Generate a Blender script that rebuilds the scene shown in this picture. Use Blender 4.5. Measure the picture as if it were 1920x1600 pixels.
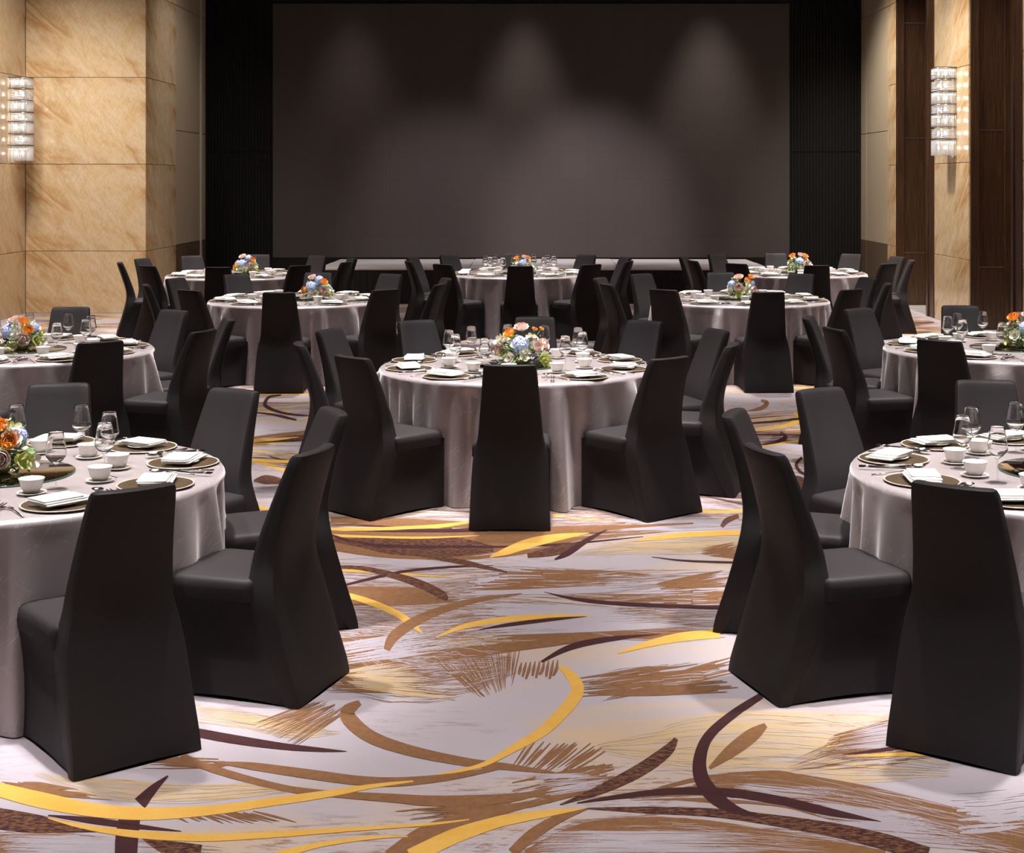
import bpy, bmesh, math, random
from math import sin, cos, pi, radians, sqrt, atan2
from mathutils import Vector, Matrix

for o in list(bpy.data.objects):
    bpy.data.objects.remove(o, do_unlink=True)
scene = bpy.context.scene
C = scene.collection

# ------------------------------------------------------------------ camera
FPX, CX, CY, CAMH = 2800.0, 1000.0, 335.0, 2.02      # focal length and principal point for a 1920x1600 frame
cam = bpy.data.cameras.new('camera')
cam.sensor_fit = 'HORIZONTAL'; cam.sensor_width = 36.0
cam.lens = 36.0 * FPX / 1920.0
cam.shift_x = -(CX - 960.0) / 1920.0
cam.shift_y = (CY - 800.0) / 1920.0
cam.clip_end = 200
camo = bpy.data.objects.new('camera', cam); C.objects.link(camo)
camo.location = (0, 0, CAMH); camo.rotation_euler = (pi / 2, 0, 0)
scene.camera = camo

# ------------------------------------------------------------------ exposure, world
vs = scene.view_settings
vs.view_transform = 'Standard'; vs.look = 'None'; vs.gamma = 1.0
vs.use_curve_mapping = False
vs.exposure = 0.0
world = bpy.data.worlds.new('world'); scene.world = world
world.use_nodes = True
world.node_tree.nodes['Background'].inputs[0].default_value = (0, 0, 0, 1)
world.node_tree.nodes['Background'].inputs[1].default_value = 0.0      # interior: all light comes from the ceiling spots and the sconces

# table centres (x, depth) in metres, worked out from the rims seen in the photograph
TABLES = {
    'FL': (-2.25, 6.33), 'FR': (2.30, 6.40),
    'C':  (-0.11, 10.04), 'ML': (-3.73, 10.95), 'MR': (3.54, 11.07),
    'BL': (-2.44, 15.5), 'BR': (2.15, 15.55),
    'KL': (-3.86, 19.5), 'KC': (-0.19, 19.75), 'KR': (3.51, 19.9),
}
CEIL = 6.4

LAMPS = {}
def spot(name, loc, target, watts, cone, blend=0.6, radius=0.08, color=(1, 0.93, 0.86)):
    # spot at ceiling height; the ceiling lies above the top of the frame
    LAMPS[name] = LAMPS.get(name, 0) + 1
    name = '%s_%d_offscreen' % (name, LAMPS[name])
    l = bpy.data.lights.new(name, 'SPOT')
    l.energy = watts; l.spot_size = radians(cone); l.spot_blend = blend
    l.shadow_soft_size = radius; l.color = color
    o = bpy.data.objects.new(name, l); C.objects.link(o)
    o.location = loc
    d = Vector(target) - Vector(loc)
    o.rotation_euler = d.to_track_quat('-Z', 'Y').to_euler()
    return o

for k, (x, y) in TABLES.items():                       # one ceiling downlight over every table
    spot('table_downlight', (x, y + 0.25, CEIL - 0.05), (x, y, 0.75), 2300, 38, 0.75, 0.14, (1, 0.96, 0.94))
    for dx in (-1.25, 1.25):
        spot('table_side_fill', (x + dx, y - 0.75, CEIL - 0.05), (x, y, 0.6), 850, 34, 0.7, 0.10, (1, 0.96, 0.94))  # unseen fill pair, added to brighten the hanging sides of the cloth
for x, y in ((0, 4.4), (0, 7.0), (-1.9, 12.8), (1.7, 13.0), (0, 16.0), (-5.4, 14.6), (5.0, 14.6),
             (-6.0, 19.0), (5.0, 17.6), (-5.4, 8.0), (5.2, 8.0), (-1.7, 3.4), (1.8, 3.4), (0, 22.4), (-4.4, 22.2), (4.4, 22.2), (0, 9.0), (-2.6, 8.4), (2.4, 8.5)):
    spot('aisle_downlight', (x, y, CEIL - 0.05), (x, y, 0), 1150, 50, 1.0, 0.4, (1, 0.93, 0.89))
for x, w in ((-3.2, 260), (-0.15, 560), (3.1, 720)):    # stage lamps close to the screen
    spot('stage_downlight', (x, 25.55, CEIL - 0.1), (x, 26.3, 1.2), w, 44, 1.0, 0.25, (1, 0.90, 0.80))
for x, tx, w in ((-1.8, -1.6, 1300), (1.0, 1.0, 2600)):
    spot('stage_wash', (x, 20.8, CEIL - 0.1), (tx, 26.45, 1.2), w, 34, 1.0, 0.3, (1, 0.88, 0.90))
for x in (-2.4, 0.2, 2.8):
    spot('stage_edge_light', (x, 24.3, CEIL - 0.1), (x, 24.6, 0.6), 330, 34, 1.0, 0.2, (1, 0.93, 0.95))
for x in (-7.1, -6.3):                                  # washers grazing the marble
    spot('wall_washer', (x, 18.8, CEIL - 0.1), (x, 22.35, 0.5), 800, 76, 1.0, 0.3, (1, 0.93, 0.82))
spot('wall_washer', (-5.6, 19.6, CEIL - 0.1), (-7.6, 21.6, 2.0), 330, 90, 1.0, 0.4, (1, 0.93, 0.82))
spot('wall_washer', (-3.6, 23.0, CEIL - 0.1), (-5.8, 24.3, 2.2), 420, 80, 1.0, 0.4, (1, 0.93, 0.84))
spot('wall_washer', (3.9, 23.2, CEIL - 0.1), (5.8, 24.9, 2.2), 1700, 66, 1.0, 0.4, (1, 0.93, 0.82))
spot('wall_washer', (3.6, 19.6, CEIL - 0.1), (5.8, 20.8, 1.6), 2500, 70, 1.0, 0.4, (1, 0.93, 0.82))
spot('wall_washer', (5.0, 21.0, CEIL - 0.1), (6.3, 23.8, 1.8), 520, 66, 1.0, 0.3, (1, 0.90, 0.80))
spot('wall_washer', (5.0, 17.0, CEIL - 0.1), (6.3, 19.9, 1.8), 520, 66, 1.0, 0.3, (1, 0.90, 0.80))

# ------------------------------------------------------------------ node helpers
class NT:
    def __init__(s, name):
        s.m = bpy.data.materials.new(name); s.m.use_nodes = True
        s.t = s.m.node_tree; s.b = s.t.nodes['Principled BSDF']; s.out = s.t.nodes['Material Output']
    def n(s, kind, **kw):
        nd = s.t.nodes.new(kind)
        for k, v in kw.items(): setattr(nd, k, v)
        return nd
    def l(s, a, b): s.t.links.new(a, b)
    def val(s, sock, v):
        if hasattr(v, 'is_linked') or hasattr(v, 'links'): s.l(v, sock)
        else: sock.default_value = v
    def math(s, op, a, b=0.0, c=0.0, clamp=False):
        nd = s.n('ShaderNodeMath', operation=op, use_clamp=clamp)
        s.val(nd.inputs[0], a); s.val(nd.inputs[1], b); s.val(nd.inputs[2], c)
        return nd.outputs[0]
    def ramp(s, fac, stops, interp='LINEAR'):
        r = s.n('ShaderNodeValToRGB'); r.color_ramp.interpolation = interp
        el = r.color_ramp.elements
        while len(el) < len(stops): el.new(0.5)
        for e, (p, c) in zip(el, stops):
            e.position = p; e.color = (c, c, c, 1) if isinstance(c, (int, float)) else (*c, 1)
        s.l(fac, r.inputs[0]); return r.outputs[0]
    def mix(s, fac, a, b, blend='MIX'):
        nd = s.n('ShaderNodeMix', data_type='RGBA', blend_type=blend)
        s.val(nd.inputs[0], fac)
        for sock, v in ((nd.inputs[6], a), (nd.inputs[7], b)):
            if isinstance(v, tuple): sock.default_value = (*v[:3], 1)
            else: s.l(v, sock)
        return nd.outputs[2]
    def coord(s, which='Object', scale=(1, 1, 1), rot=(0, 0, 0), loc=(0, 0, 0)):
        tc = s.n('ShaderNodeTexCoord'); mp = s.n('ShaderNodeMapping')
        mp.inputs['Scale'].default_value = scale; mp.inputs['Rotation'].default_value = rot
        mp.inputs['Location'].default_value = loc
        s.l(tc.outputs[which], mp.inputs[0]); return mp.outputs[0]
    def noise(s, vec, scale, detail=4, rough=0.55, dist=0.0):
        nd = s.n('ShaderNodeTexNoise')
        s.l(vec, nd.inputs['Vector']); nd.inputs['Scale'].default_value = scale
        nd.inputs['Detail'].default_value = detail; nd.inputs['Roughness'].default_value = rough
        nd.inputs['Distortion'].default_value = dist
        return nd.outputs['Fac'] if 'Fac' in nd.outputs else nd.outputs[0]
    def bump(s, h, strength=0.2, dist=0.01):
        nd = s.n('ShaderNodeBump'); nd.inputs['Strength'].default_value = strength
        nd.inputs['Distance'].default_value = dist; s.l(h, nd.inputs['Height'])
        s.l(nd.outputs[0], s.b.inputs['Normal'])
    def set(s, **kw):
        for k, v in kw.items():
            sock = s.b.inputs[k.replace('_', ' ')]
            if isinstance(v, tuple): sock.default_value = (*v[:3], 1)
            else: s.val(sock, v)
        return s

def plain(name, col, rough=0.5, metal=0.0, spec=0.5, **kw):
    t = NT(name); t.set(Base_Color=col, Roughness=rough, Metallic=metal)
    t.b.inputs['Specular IOR Level'].default_value = spec
    for k, v in kw.items(): t.b.inputs[k.replace('_', ' ')].default_value = v
    nz = t.noise(t.coord('Object'), 60, 3)
    t.set(Base_Color=t.mix(nz, tuple(c * 0.94 for c in col), tuple(min(1, c * 1.06) for c in col)))
    return t.m

M = {}
def make_materials():
    # polished golden marble, veins in each slab's own coordinates
    def marble(name, base, deep, pale, rough=0.12):
        t = NT(name)
        v = t.coord('Object')
        sep = t.n('ShaderNodeSeparateXYZ'); t.l(v, sep.inputs[0])
        cmb = t.n('ShaderNodeCombineXYZ'); t.l(t.math('ADD', sep.outputs['X'], sep.outputs['Y']), cmb.inputs[0]); t.l(sep.outputs['Z'], cmb.inputs[1])
        def rotated(ang, sc, loc):
            a_ = t.n('ShaderNodeMapping'); a_.inputs['Rotation'].default_value = (0, 0, ang); t.l(cmb.outputs[0], a_.inputs[0])
            b_ = t.n('ShaderNodeMapping'); b_.inputs['Scale'].default_value = sc; b_.inputs['Location'].default_value = loc; t.l(a_.outputs[0], b_.inputs[0])
            return b_.outputs[0]
        def ridge(vec, scale, stops, dist=0.6, detail=5):
            return t.ramp(t.math('ABSOLUTE', t.math('SUBTRACT', t.noise(vec, scale, detail, 0.55, dist), 0.5)), stops)
        dg = rotated(0.72, (0.55, 2.1, 1), (0.3, 0.65, 0))
        vein = ridge(dg, 1.0, [(0.0, 1.0), (0.010, 0.8), (0.035, 0.45), (0.10, 0.0)], 0.5, 6)
        patch = t.ramp(t.noise(rotated(0.72, (0.6, 1.4, 1), (4.3, 1.1, 0)), 1.2, 3), [(0.44, 0.0), (0.60, 1.0)])
        veinm = t.math('MULTIPLY', vein, patch)
        net = t.math('MAXIMUM', ridge(rotated(1.25, (1.2, 6.0, 1), (2, 5, 0)), 1.0, [(0.0, 0.8), (0.010, 0.35), (0.03, 0.0)], 1.2, 4),
                     ridge(rotated(-1.15, (1.0, 5.0, 1), (7, 1, 0)), 1.2, [(0.0, 0.7), (0.010, 0.3), (0.03, 0.0)], 1.2, 4))
        cloud = t.ramp(t.noise(cmb.outputs[0], 2.0, 8, 0.65, 0.8), [(0.3, 0.0), (0.7, 1.0)])
        fib = t.ramp(t.noise(rotated(0.95, (2.2, 9.0, 1), (1, 3, 0)), 2.0, 8, 0.7, 0.8), [(0.42, 0.0), (0.68, 0.8)])
        c = t.mix(cloud, base, pale)
        c = t.mix(t.math('MULTIPLY', fib, 0.42), c, deep)
        c = t.mix(t.math('MULTIPLY', net, 0.42), c, deep)
        c = t.mix(t.math('MULTIPLY', veinm, 0.9), c, deep)
        t.set(Base_Color=c, Roughness=rough); return t.m
    M['marble'] = marble('golden_marble', (0.64, 0.47, 0.27), (0.42, 0.21, 0.06), (0.70, 0.58, 0.44))
    M['marble_pale'] = marble('pale_floor_marble', (0.62, 0.60, 0.57), (0.45, 0.43, 0.40), (0.74, 0.73, 0.71))
    M['grout'] = plain('dark_joint', (0.05, 0.035, 0.02), 0.9)
    t = NT('beige_fabric_panel')
    w = t.noise(t.coord('Object', (160, 160, 6)), 3, 2)
    t.set(Base_Color=t.mix(w, (0.34, 0.27, 0.19), (0.40, 0.32, 0.23)), Roughness=0.75); t.bump(w, 0.15, 0.002); M['fabric'] = t.m
    t = NT('brown_granite')
    w = t.noise(t.coord('Object', (14, 14, 5)), 3, 8, 0.7, 1.0)
    t.set(Base_Color=t.mix(w, (0.07, 0.045, 0.03), (0.20, 0.14, 0.10)), Roughness=0.3); M['granite'] = t.m
    t = NT('dark_striped_wood')
    g = t.noise(t.coord('Object', (38, 38, 0.9)), 2.2, 7, 0.7, 0.25)
    g2 = t.noise(t.coord('Object', (7, 7, 0.35)), 2.0, 3, 0.5)
    c = t.mix(t.ramp(g, [(0.36, 0.0), (0.66, 1.0)]), (0.018, 0.009, 0.006), (0.12, 0.055, 0.027))
    c = t.mix(t.math('MULTIPLY', g2, 0.5), c, (0.03, 0.014, 0.008))
    t.set(Base_Color=c, Roughness=0.32); M['wood'] = t.m
    M['strip'] = plain('metal_inlay', (0.45, 0.38, 0.32), 0.35, 0.9)
    # stretch covers
    t = NT('black_stretch_fabric')
    wv = t.noise(t.coord('Object', (300, 300, 300)), 3, 2)
    t.set(Base_Color=t.mix(wv, (0.027, 0.0230, 0.0245), (0.034, 0.0295, 0.0315)), Roughness=0.52)
    t.b.inputs['Specular IOR Level'].default_value = 0.13
    t.b.inputs['Sheen Weight'].default_value = 0.0; t.b.inputs['Sheen Roughness'].default_value = 0.45
    t.b.inputs['Sheen Tint'].default_value = (0.85, 0.80, 0.84, 1)
    t.bump(wv, 0.05, 0.001); M['spandex'] = t.m
    # crinkled silver-mauve satin with pale threads
    t = NT('silver_mauve_satin')
    uv = t.coord('UV')
    th = None
    for ang, sc, thr in ((0.72, 1.0, 0.026), (-0.62, 1.2, 0.018), (1.0, 0.8, 0.022)):
        m0 = t.n('ShaderNodeMapping'); m0.inputs['Rotation'].default_value = (0, 0, ang); t.l(uv, m0.inputs[0])
        mp = t.n('ShaderNodeMapping'); mp.inputs['Scale'].default_value = (7.0 * sc, 40 * sc, 1); mp.inputs['Location'].default_value = (ang * 7, sc * 3, 0)
        t.l(m0.outputs[0], mp.inputs[0])
        nz = t.noise(mp.outputs[0], 1.0, 2.0, 0.5, 0.5)
        line = t.ramp(t.math('ABSOLUTE', t.math('SUBTRACT', nz, 0.5)), [(0.0, 1.0), (thr * 0.45, 0.5), (thr, 0.0)])
        msk = t.ramp(t.noise(mp.outputs[0], 0.42, 2), [(0.54, 0.0), (0.62, 1.0)])
        ln = t.math('MULTIPLY', line, msk)
        th = ln if th is None else t.math('MAXIMUM', th, ln)
    cloud = t.noise(uv, 5, 4)
    c = t.mix(cloud, (0.44, 0.375, 0.385), (0.52, 0.45, 0.465))
    c = t.mix(t.math('MULTIPLY', th, 0.55), c, (0.80, 0.76, 0.76))
    t.set(Base_Color=c, Roughness=0.33)
    t.b.inputs['Specular IOR Level'].default_value = 0.6
    t.b.inputs['Metallic'].default_value = 0.32
    t.b.inputs['Sheen Weight'].default_value = 0.9; t.b.inputs['Sheen Roughness'].default_value = 0.42; t.b.inputs['Sheen Tint'].default_value = (0.95, 0.88, 0.88, 1)
    t.bump(t.math('ADD', th, t.math('MULTIPLY', t.noise(uv, 60, 3), 0.4)), 0.12, 0.002); M['satin'] = t.m
    t = NT('white_napkin_linen')
    w = t.noise(t.coord('Object'), 240, 2)
    t.set(Base_Color=t.mix(w, (0.80, 0.78, 0.74), (0.86, 0.85, 0.82)), Roughness=0.85); t.bump(w, 0.1, 0.001); M['napkin'] = t.m
    M['porcelain'] = plain('white_porcelain', (0.80, 0.77, 0.72), 0.18)
    M['charger'] = plain('bronze_lacquer', (0.062, 0.040, 0.022), 0.38, 0.0, 0.3)
    M['rim'] = plain('cream_gold_rim', (0.60, 0.54, 0.44), 0.35, 0.1)
    M['silver'] = plain('polished_silver', (0.78, 0.75, 0.70), 0.16, 1.0)
    M['lacquer'] = plain('black_lacquer', (0.012, 0.010, 0.010), 0.25)
    M['mirror'] = plain('smoked_mirror', (0.30, 0.26, 0.20), 0.03, 1.0)
    M['glass_edge'] = plain('green_glass_edge', (0.05, 0.10, 0.08), 0.1)
    t = NT('clear_glass'); t.set(Base_Color=(0.98, 0.99, 0.99), Roughness=0.0)
    t.b.inputs['Transmission Weight'].default_value = 1.0; t.b.inputs['IOR'].default_value = 1.48; M['glass'] = t.m
    t = NT('clear_glass_stem')
    tr = t.n('ShaderNodeBsdfTransparent'); tr.inputs[0].default_value = (0.95, 0.96, 0.96, 1)
    gl = t.n('ShaderNodeBsdfGlossy'); gl.inputs['Roughness'].default_value = 0.05
    lw = t.n('ShaderNodeLayerWeight'); lw.inputs['Blend'].default_value = 0.3
    fz = t.ramp(lw.outputs['Facing'], [(0.0, 0.04), (0.6, 0.08), (0.85, 0.22), (1.0, 0.55)])
    mx = t.n('ShaderNodeMixShader'); t.l(fz, mx.inputs[0]); t.l(tr.outputs[0], mx.inputs[1]); t.l(gl.outputs[0], mx.inputs[2])
    t.l(mx.outputs[0], t.out.inputs['Surface']); M['glass_stem'] = t.m
    t = NT('cut_crystal')
    tr = t.n('ShaderNodeBsdfTransparent'); tr.inputs[0].default_value = (0.93, 0.94, 0.96, 1)
    gl = t.n('ShaderNodeBsdfGlossy'); gl.inputs['Roughness'].default_value = 0.12
    tl = t.n('ShaderNodeBsdfTranslucent'); tl.inputs[0].default_value = (0.95, 0.95, 0.97, 1)
    m1 = t.n('ShaderNodeMixShader'); m1.inputs[0].default_value = 0.52; t.l(gl.outputs[0], m1.inputs[1]); t.l(tl.outputs[0], m1.inputs[2])
    m2 = t.n('ShaderNodeMixShader'); m2.inputs[0].default_value = 0.72; t.l(tr.outputs[0], m2.inputs[1]); t.l(m1.outputs[0], m2.inputs[2])
    t.l(m2.outputs[0], t.out.inputs['Surface']); M['crystal'] = t.m
    t = NT('lit_bulb'); t.set(Base_Color=(1, 1, 1)); t.b.inputs['Emission Color'].default_value = (1, 0.93, 0.84, 1); t.b.inputs['Emission Strength'].default_value = 34.0; M['bulb'] = t.m
    M['bronze'] = plain('dark_bronze', (0.10, 0.07, 0.05), 0.35, 0.8)
    # LED wall
    t = NT('led_wall')
    br = t.n('ShaderNodeTexBrick'); br.offset = 0.0
    br.inputs['Color1'].default_value = (1, 1, 1, 1); br.inputs['Color2'].default_value = (0.95, 0.95, 0.95, 1); br.inputs['Mortar'].default_value = (0.80, 0.80, 0.80, 1)
    br.inputs['Scale'].default_value = 1.0; br.inputs['Mortar Size'].default_value = 0.004; br.inputs['Brick Width'].default_value = 0.5; br.inputs['Row Height'].default_value = 0.5
    t.l(t.coord('Object', rot=(pi / 2, 0, 0)), br.inputs[0])
    nz = t.noise(t.coord('Object', (40, 40, 4)), 3, 2)
    c = t.mix(nz, (0.058, 0.046, 0.044), (0.068, 0.054, 0.052))
    c = t.mix(1.0, c, br.outputs[0], 'MULTIPLY')
    t.set(Base_Color=c, Roughness=0.62); M['screen'] = t.m
    M['black'] = plain('black_panel', (0.0055, 0.0050, 0.0050), 0.6, spec=0.25)
    M['skirt'] = plain('black_stage_cloth', (0.010, 0.008, 0.009), 0.8)
    M['deck'] = plain('grey_stage_carpet', (0.50, 0.47, 0.49), 0.9)
    M['deck_edge'] = plain('pale_stage_lip', (0.80, 0.76, 0.76), 0.5)
    M['ceiling'] = plain('ceiling_paint', (0.16, 0.14, 0.13), 0.9)
    # carpet colours, all with pile
    def pile(name, a, b, scale=14, stretch=(1, 1, 1), lo=0.4, hi=0.6, detail=6):
        t = NT(name)
        n1 = t.noise(t.coord('Object', stretch), scale, detail, 0.7)
        n2 = t.noise(t.coord('Object'), 330, 2)
        c = t.mix(t.ramp(n1, [(lo, 0.0), (hi, 1.0)]), a, b)
        c = t.mix(t.math('MULTIPLY', n2, 0.35), c, tuple(x * 0.55 for x in a))
        t.set(Base_Color=c, Roughness=0.95); t.b.inputs['Specular IOR Level'].default_value = 0.1
        t.b.inputs['Sheen Weight'].default_value = 0.1
        t.bump(n2, 0.3, 0.004); return t.m
    LAV, GOLD, SAND = (0.43, 0.385, 0.43), (0.69, 0.385, 0.07), (0.58, 0.41, 0.225)
    BRN, PLUM = (0.215, 0.102, 0.046), (0.050, 0.016, 0.020)
    M['c_gold'] = pile('carpet_gold', GOLD, (0.72, 0.43, 0.10), 9)
    M['c_sand'] = pile('carpet_sand', SAND, (0.47, 0.41, 0.38), 5, (0.5, 3.0, 1), 0.42, 0.70)
    M['c_brown'] = pile('carpet_brown', BRN, (0.26, 0.130, 0.062), 30)
    M['c_plum'] = pile('carpet_plum', PLUM, (0.065, 0.022, 0.022), 30)
    M['c_mixed'] = pile('carpet_plum_brown_weave', PLUM, BRN, 70, (0.5, 1.2, 1), 0.45, 0.58)
    M['c_lav'] = pile('carpet_lavender', LAV, (0.46, 0.415, 0.46), 5)
    M['c_scratch'] = pile('carpet_scratched_brown', (0.25, 0.115, 0.048), (0.44, 0.39, 0.42), 48, (0.22, 2.0, 1), 0.44, 0.55)
    t = NT('carpet_ground')
    v = t.coord('Object')
    soft = t.ramp(t.noise(t.coord('Object', (0.35, 1.0, 1)), 1.5, 5, 0.6, 0.8), [(0.50, 0.0), (0.68, 1.0)])
    scr = t.ramp(t.noise(t.coord('Object', (0.9, 5.0, 1), (0, 0, 0.15)), 7, 6, 0.75, 0.6), [(0.52, 0.0), (0.60, 1.0)])
    scm = t.ramp(t.noise(t.coord('Object', (0.5, 1.0, 1), loc=(3, 7, 0)), 1.1, 4, 0.6), [(0.50, 0.0), (0.60, 1.0)])
    n2 = t.noise(v, 330, 2)
    c = t.mix(t.noise(v, 5, 4), LAV, (0.46, 0.415, 0.46))
    c = t.mix(t.math('MULTIPLY', soft, 0.8), c, SAND)
    c = t.mix(t.math('MULTIPLY', t.math('MULTIPLY', scr, scm), 0.85), c, BRN)
    c = t.mix(t.math('MULTIPLY', n2, 0.3), c, (0.25, 0.21, 0.22))
    t.set(Base_Color=c, Roughness=0.95); t.b.inputs['Specular IOR Level'].default_value = 0.1; t.b.inputs['Sheen Weight'].default_value = 0.1
    t.bump(n2, 0.3, 0.004); M['c_ground'] = t.m
    # flowers
    def petal(name, a, b):
        t = NT(name); n = t.noise(t.coord('Object'), 22, 3)
        t.set(Base_Color=t.mix(n, a, b), Roughness=0.6)
        t.b.inputs['Subsurface Weight'].default_value = 0.4; t.b.inputs['Subsurface Radius'].default_value = (0.02, 0.015, 0.012); t.b.inputs['Subsurface Scale'].default_value = 0.6
        return t.m
    M['f_blue'] = petal('hydrangea_blue', (0.36, 0.44, 0.78), (0.62, 0.68, 0.88))
    M['f_orange'] = petal('ranunculus_orange', (0.90, 0.36, 0.03), (0.95, 0.52, 0.10))
    M['f_pink'] = petal('rose_pink', (0.92, 0.62, 0.55), (0.95, 0.80, 0.73))
    M['f_white'] = petal('blossom_cream', (0.78, 0.74, 0.56), (0.86, 0.85, 0.76))
    M['f_lime'] = petal('orchid_lime', (0.50, 0.58, 0.12), (0.72, 0.74, 0.36))
    M['f_leaf'] = petal('leaf_green', (0.05, 0.15, 0.02), (0.20, 0.34, 0.07))
    M['f_pale'] = petal('leaf_sage', (0.20, 0.27, 0.15), (0.42, 0.46, 0.22))
    M['f_twig'] = plain('twig_brown', (0.16, 0.10, 0.05), 0.8)
make_materials()

# ------------------------------------------------------------------ object helpers
def mesh_from(name, verts, faces, mat=None, smooth=False, uvs=None):
    me = bpy.data.meshes.new(name)
    me.from_pydata([tuple(v) for v in verts], [], faces)
    if uvs:
        lay = me.uv_layers.new(name='UVMap')
        for l in me.loops: lay.data[l.index].uv = uvs[l.vertex_index]
    if smooth:
        for p in me.polygons: p.use_smooth = True
    if mat:
        for m in (mat if isinstance(mat, (list, tuple)) else [mat]): me.materials.append(m)
    me.update(); return me

def link(name, data, parent=None, loc=(0, 0, 0), rot=(0, 0, 0), scale=None):
    o = bpy.data.objects.new(name, data); C.objects.link(o)
    o.location = loc; o.rotation_euler = rot
    if scale: o.scale = scale
    if parent: o.parent = parent
    return o

def tag(o, label, cat, group=None):
    o['label'] = label; o['category'] = cat
    if group: o['group'] = group
    return o

def struct(o): o['kind'] = 'structure'; return o

def box_data(x0, x1, y0, y1, z0, z1):
    v = [(x, y, z) for z in (z0, z1) for y in (y0, y1) for x in (x0, x1)]
    f = [(0, 2, 3, 1), (4, 5, 7, 6), (0, 1, 5, 4), (2, 6, 7, 3), (0, 4, 6, 2), (1, 3, 7, 5)]
    return v, f

class MB:
    def __init__(s): s.v = []; s.f = []; s.mi = []
    def add(s, v, f, mi=0):
        o = len(s.v); s.v += [tuple(p) for p in v]
        s.f += [tuple(i + o for i in q) for q in f]; s.mi += [mi] * len(f)
    def box(s, *a, mi=0): s.add(*box_data(*a), mi=mi)
    def mesh(s, name, mat, smooth=False):
        me = mesh_from(name, s.v, s.f, mat, smooth)
        for p, m in zip(me.polygons, s.mi): p.material_index = m
        return me

def bevel_box(name, x0, x1, y0, y1, z0, z1, mat, b=0.004, seg=1):
    bm = bmesh.new(); v, f = box_data(x0, x1, y0, y1, z0, z1)
    vs_ = [bm.verts.new(p) for p in v]
    for q in f: bm.faces.new([vs_[i] for i in q])
    bmesh.ops.bevel(bm, geom=list(bm.edges), offset=b, segments=seg, affect='EDGES', profile=0.5)
    me = bpy.data.meshes.new(name); bm.to_mesh(me); bm.free()
    me.materials.append(mat); return me

def lathe(profile, seg, closed_top=False, cap=True):
    """profile: (r, z) list; returns verts, faces"""
    v = []; f = []
    n = len(profile)
    for r, z in profile:
        for j in range(seg):
            a = 2 * pi * j / seg; v.append((r * cos(a), r * sin(a), z))
    for i in range(n - 1):
        for j in range(seg):
            k = (j + 1) % seg
            f.append((i * seg + j, i * seg + k, (i + 1) * seg + k, (i + 1) * seg + j))
    if cap and profile[0][0] > 1e-6: f.append(tuple(reversed(range(seg))))
    if profile[-1][0] > 1e-6 and closed_top: f.append(tuple(range((n - 1) * seg, n * seg)))
    return v, f

def tube(path, radii, seg=6):
    v = []; f = []
    for i, p in enumerate(path):
        p = Vector(p)
        a = Vector(path[max(0, i - 1)]); b = Vector(path[min(len(path) - 1, i + 1)])
        t = (b - a).normalized()
        up = Vector((0, 0, 1)) if abs(t.z) < 0.9 else Vector((1, 0, 0))
        x = t.cross(up).normalized(); y = x.cross(t)
        r = radii[i] if isinstance(radii, (list, tuple)) else radii
        for j in range(seg):
            an = 2 * pi * j / seg; v.append(p + x * r * cos(an) + y * r * sin(an))
    for i in range(len(path) - 1):
        for j in range(seg):
            k = (j + 1) % seg
            f.append((i * seg + j, i * seg + k, (i + 1) * seg + k, (i + 1) * seg + j))
    f.append(tuple(reversed(range(seg)))); f.append(tuple(range((len(path) - 1) * seg, len(path) * seg)))
    return v, f

def interp(tbl, x):
    if x <= tbl[0][0]: return tbl[0][1]
    for (x0, y0), (x1, y1) in zip(tbl, tbl[1:]):
        if x <= x1:
            return y0 + (y1 - y0) * (x - x0) / (x1 - x0)
    return tbl[-1][1]

def sinterp(tbl, x):
    """Catmull-Rom through a table"""
    if x <= tbl[0][0]: return tbl[0][1]
    if x >= tbl[-1][0]: return tbl[-1][1]
    for i in range(len(tbl) - 1):
        if x <= tbl[i + 1][0]:
            x0, y0 = tbl[i]; x1, y1 = tbl[i + 1]; h = x1 - x0; t = (x - x0) / h
            def slope(k):
                if k == 0: return (tbl[1][1] - tbl[0][1]) / (tbl[1][0] - tbl[0][0])
                if k == len(tbl) - 1: return (tbl[-1][1] - tbl[-2][1]) / (tbl[-1][0] - tbl[-2][0])
                return (tbl[k + 1][1] - tbl[k - 1][1]) / (tbl[k + 1][0] - tbl[k - 1][0])
            m0, m1 = slope(i) * h, slope(i + 1) * h
            return (2*t**3 - 3*t*t + 1) * y0 + (t**3 - 2*t*t + t) * m0 + (-2*t**3 + 3*t*t) * y1 + (t**3 - t*t) * m1

def pix(px, py, z=0.0):
    """photo pixel -> point on the horizontal plane at height z"""
    d = (CAMH - z) * FPX / (py - CY)
    return ((px - CX) * d / FPX, d)
def proj(x, y, z):
    if y < 0.3: return (-9999, 9999)
    return (CX + x * FPX / y, CY + (CAMH - z) * FPX / y)

# ------------------------------------------------------------------ the room
XL, XL2, XR, YS, YF = -5.8, -7.6, 5.8, 26.4, 22.35
JZ = [0.0, 0.934, 2.235, 3.535, 4.84, CEIL]

floor = struct(link('floor', mesh_from('floor', [(XL2 - 0.1, -3, 0), (8.2, -3, 0), (8.2, 27, 0), (XL2 - 0.1, 27, 0)], [(0, 1, 2, 3)], M['c_ground'])))
ceil_ = struct(link('ceiling', mesh_from('ceiling', *box_data(XL2 - 0.2, 8.2, -3, 27, CEIL, CEIL + 0.1), M['ceiling'])))

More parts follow.
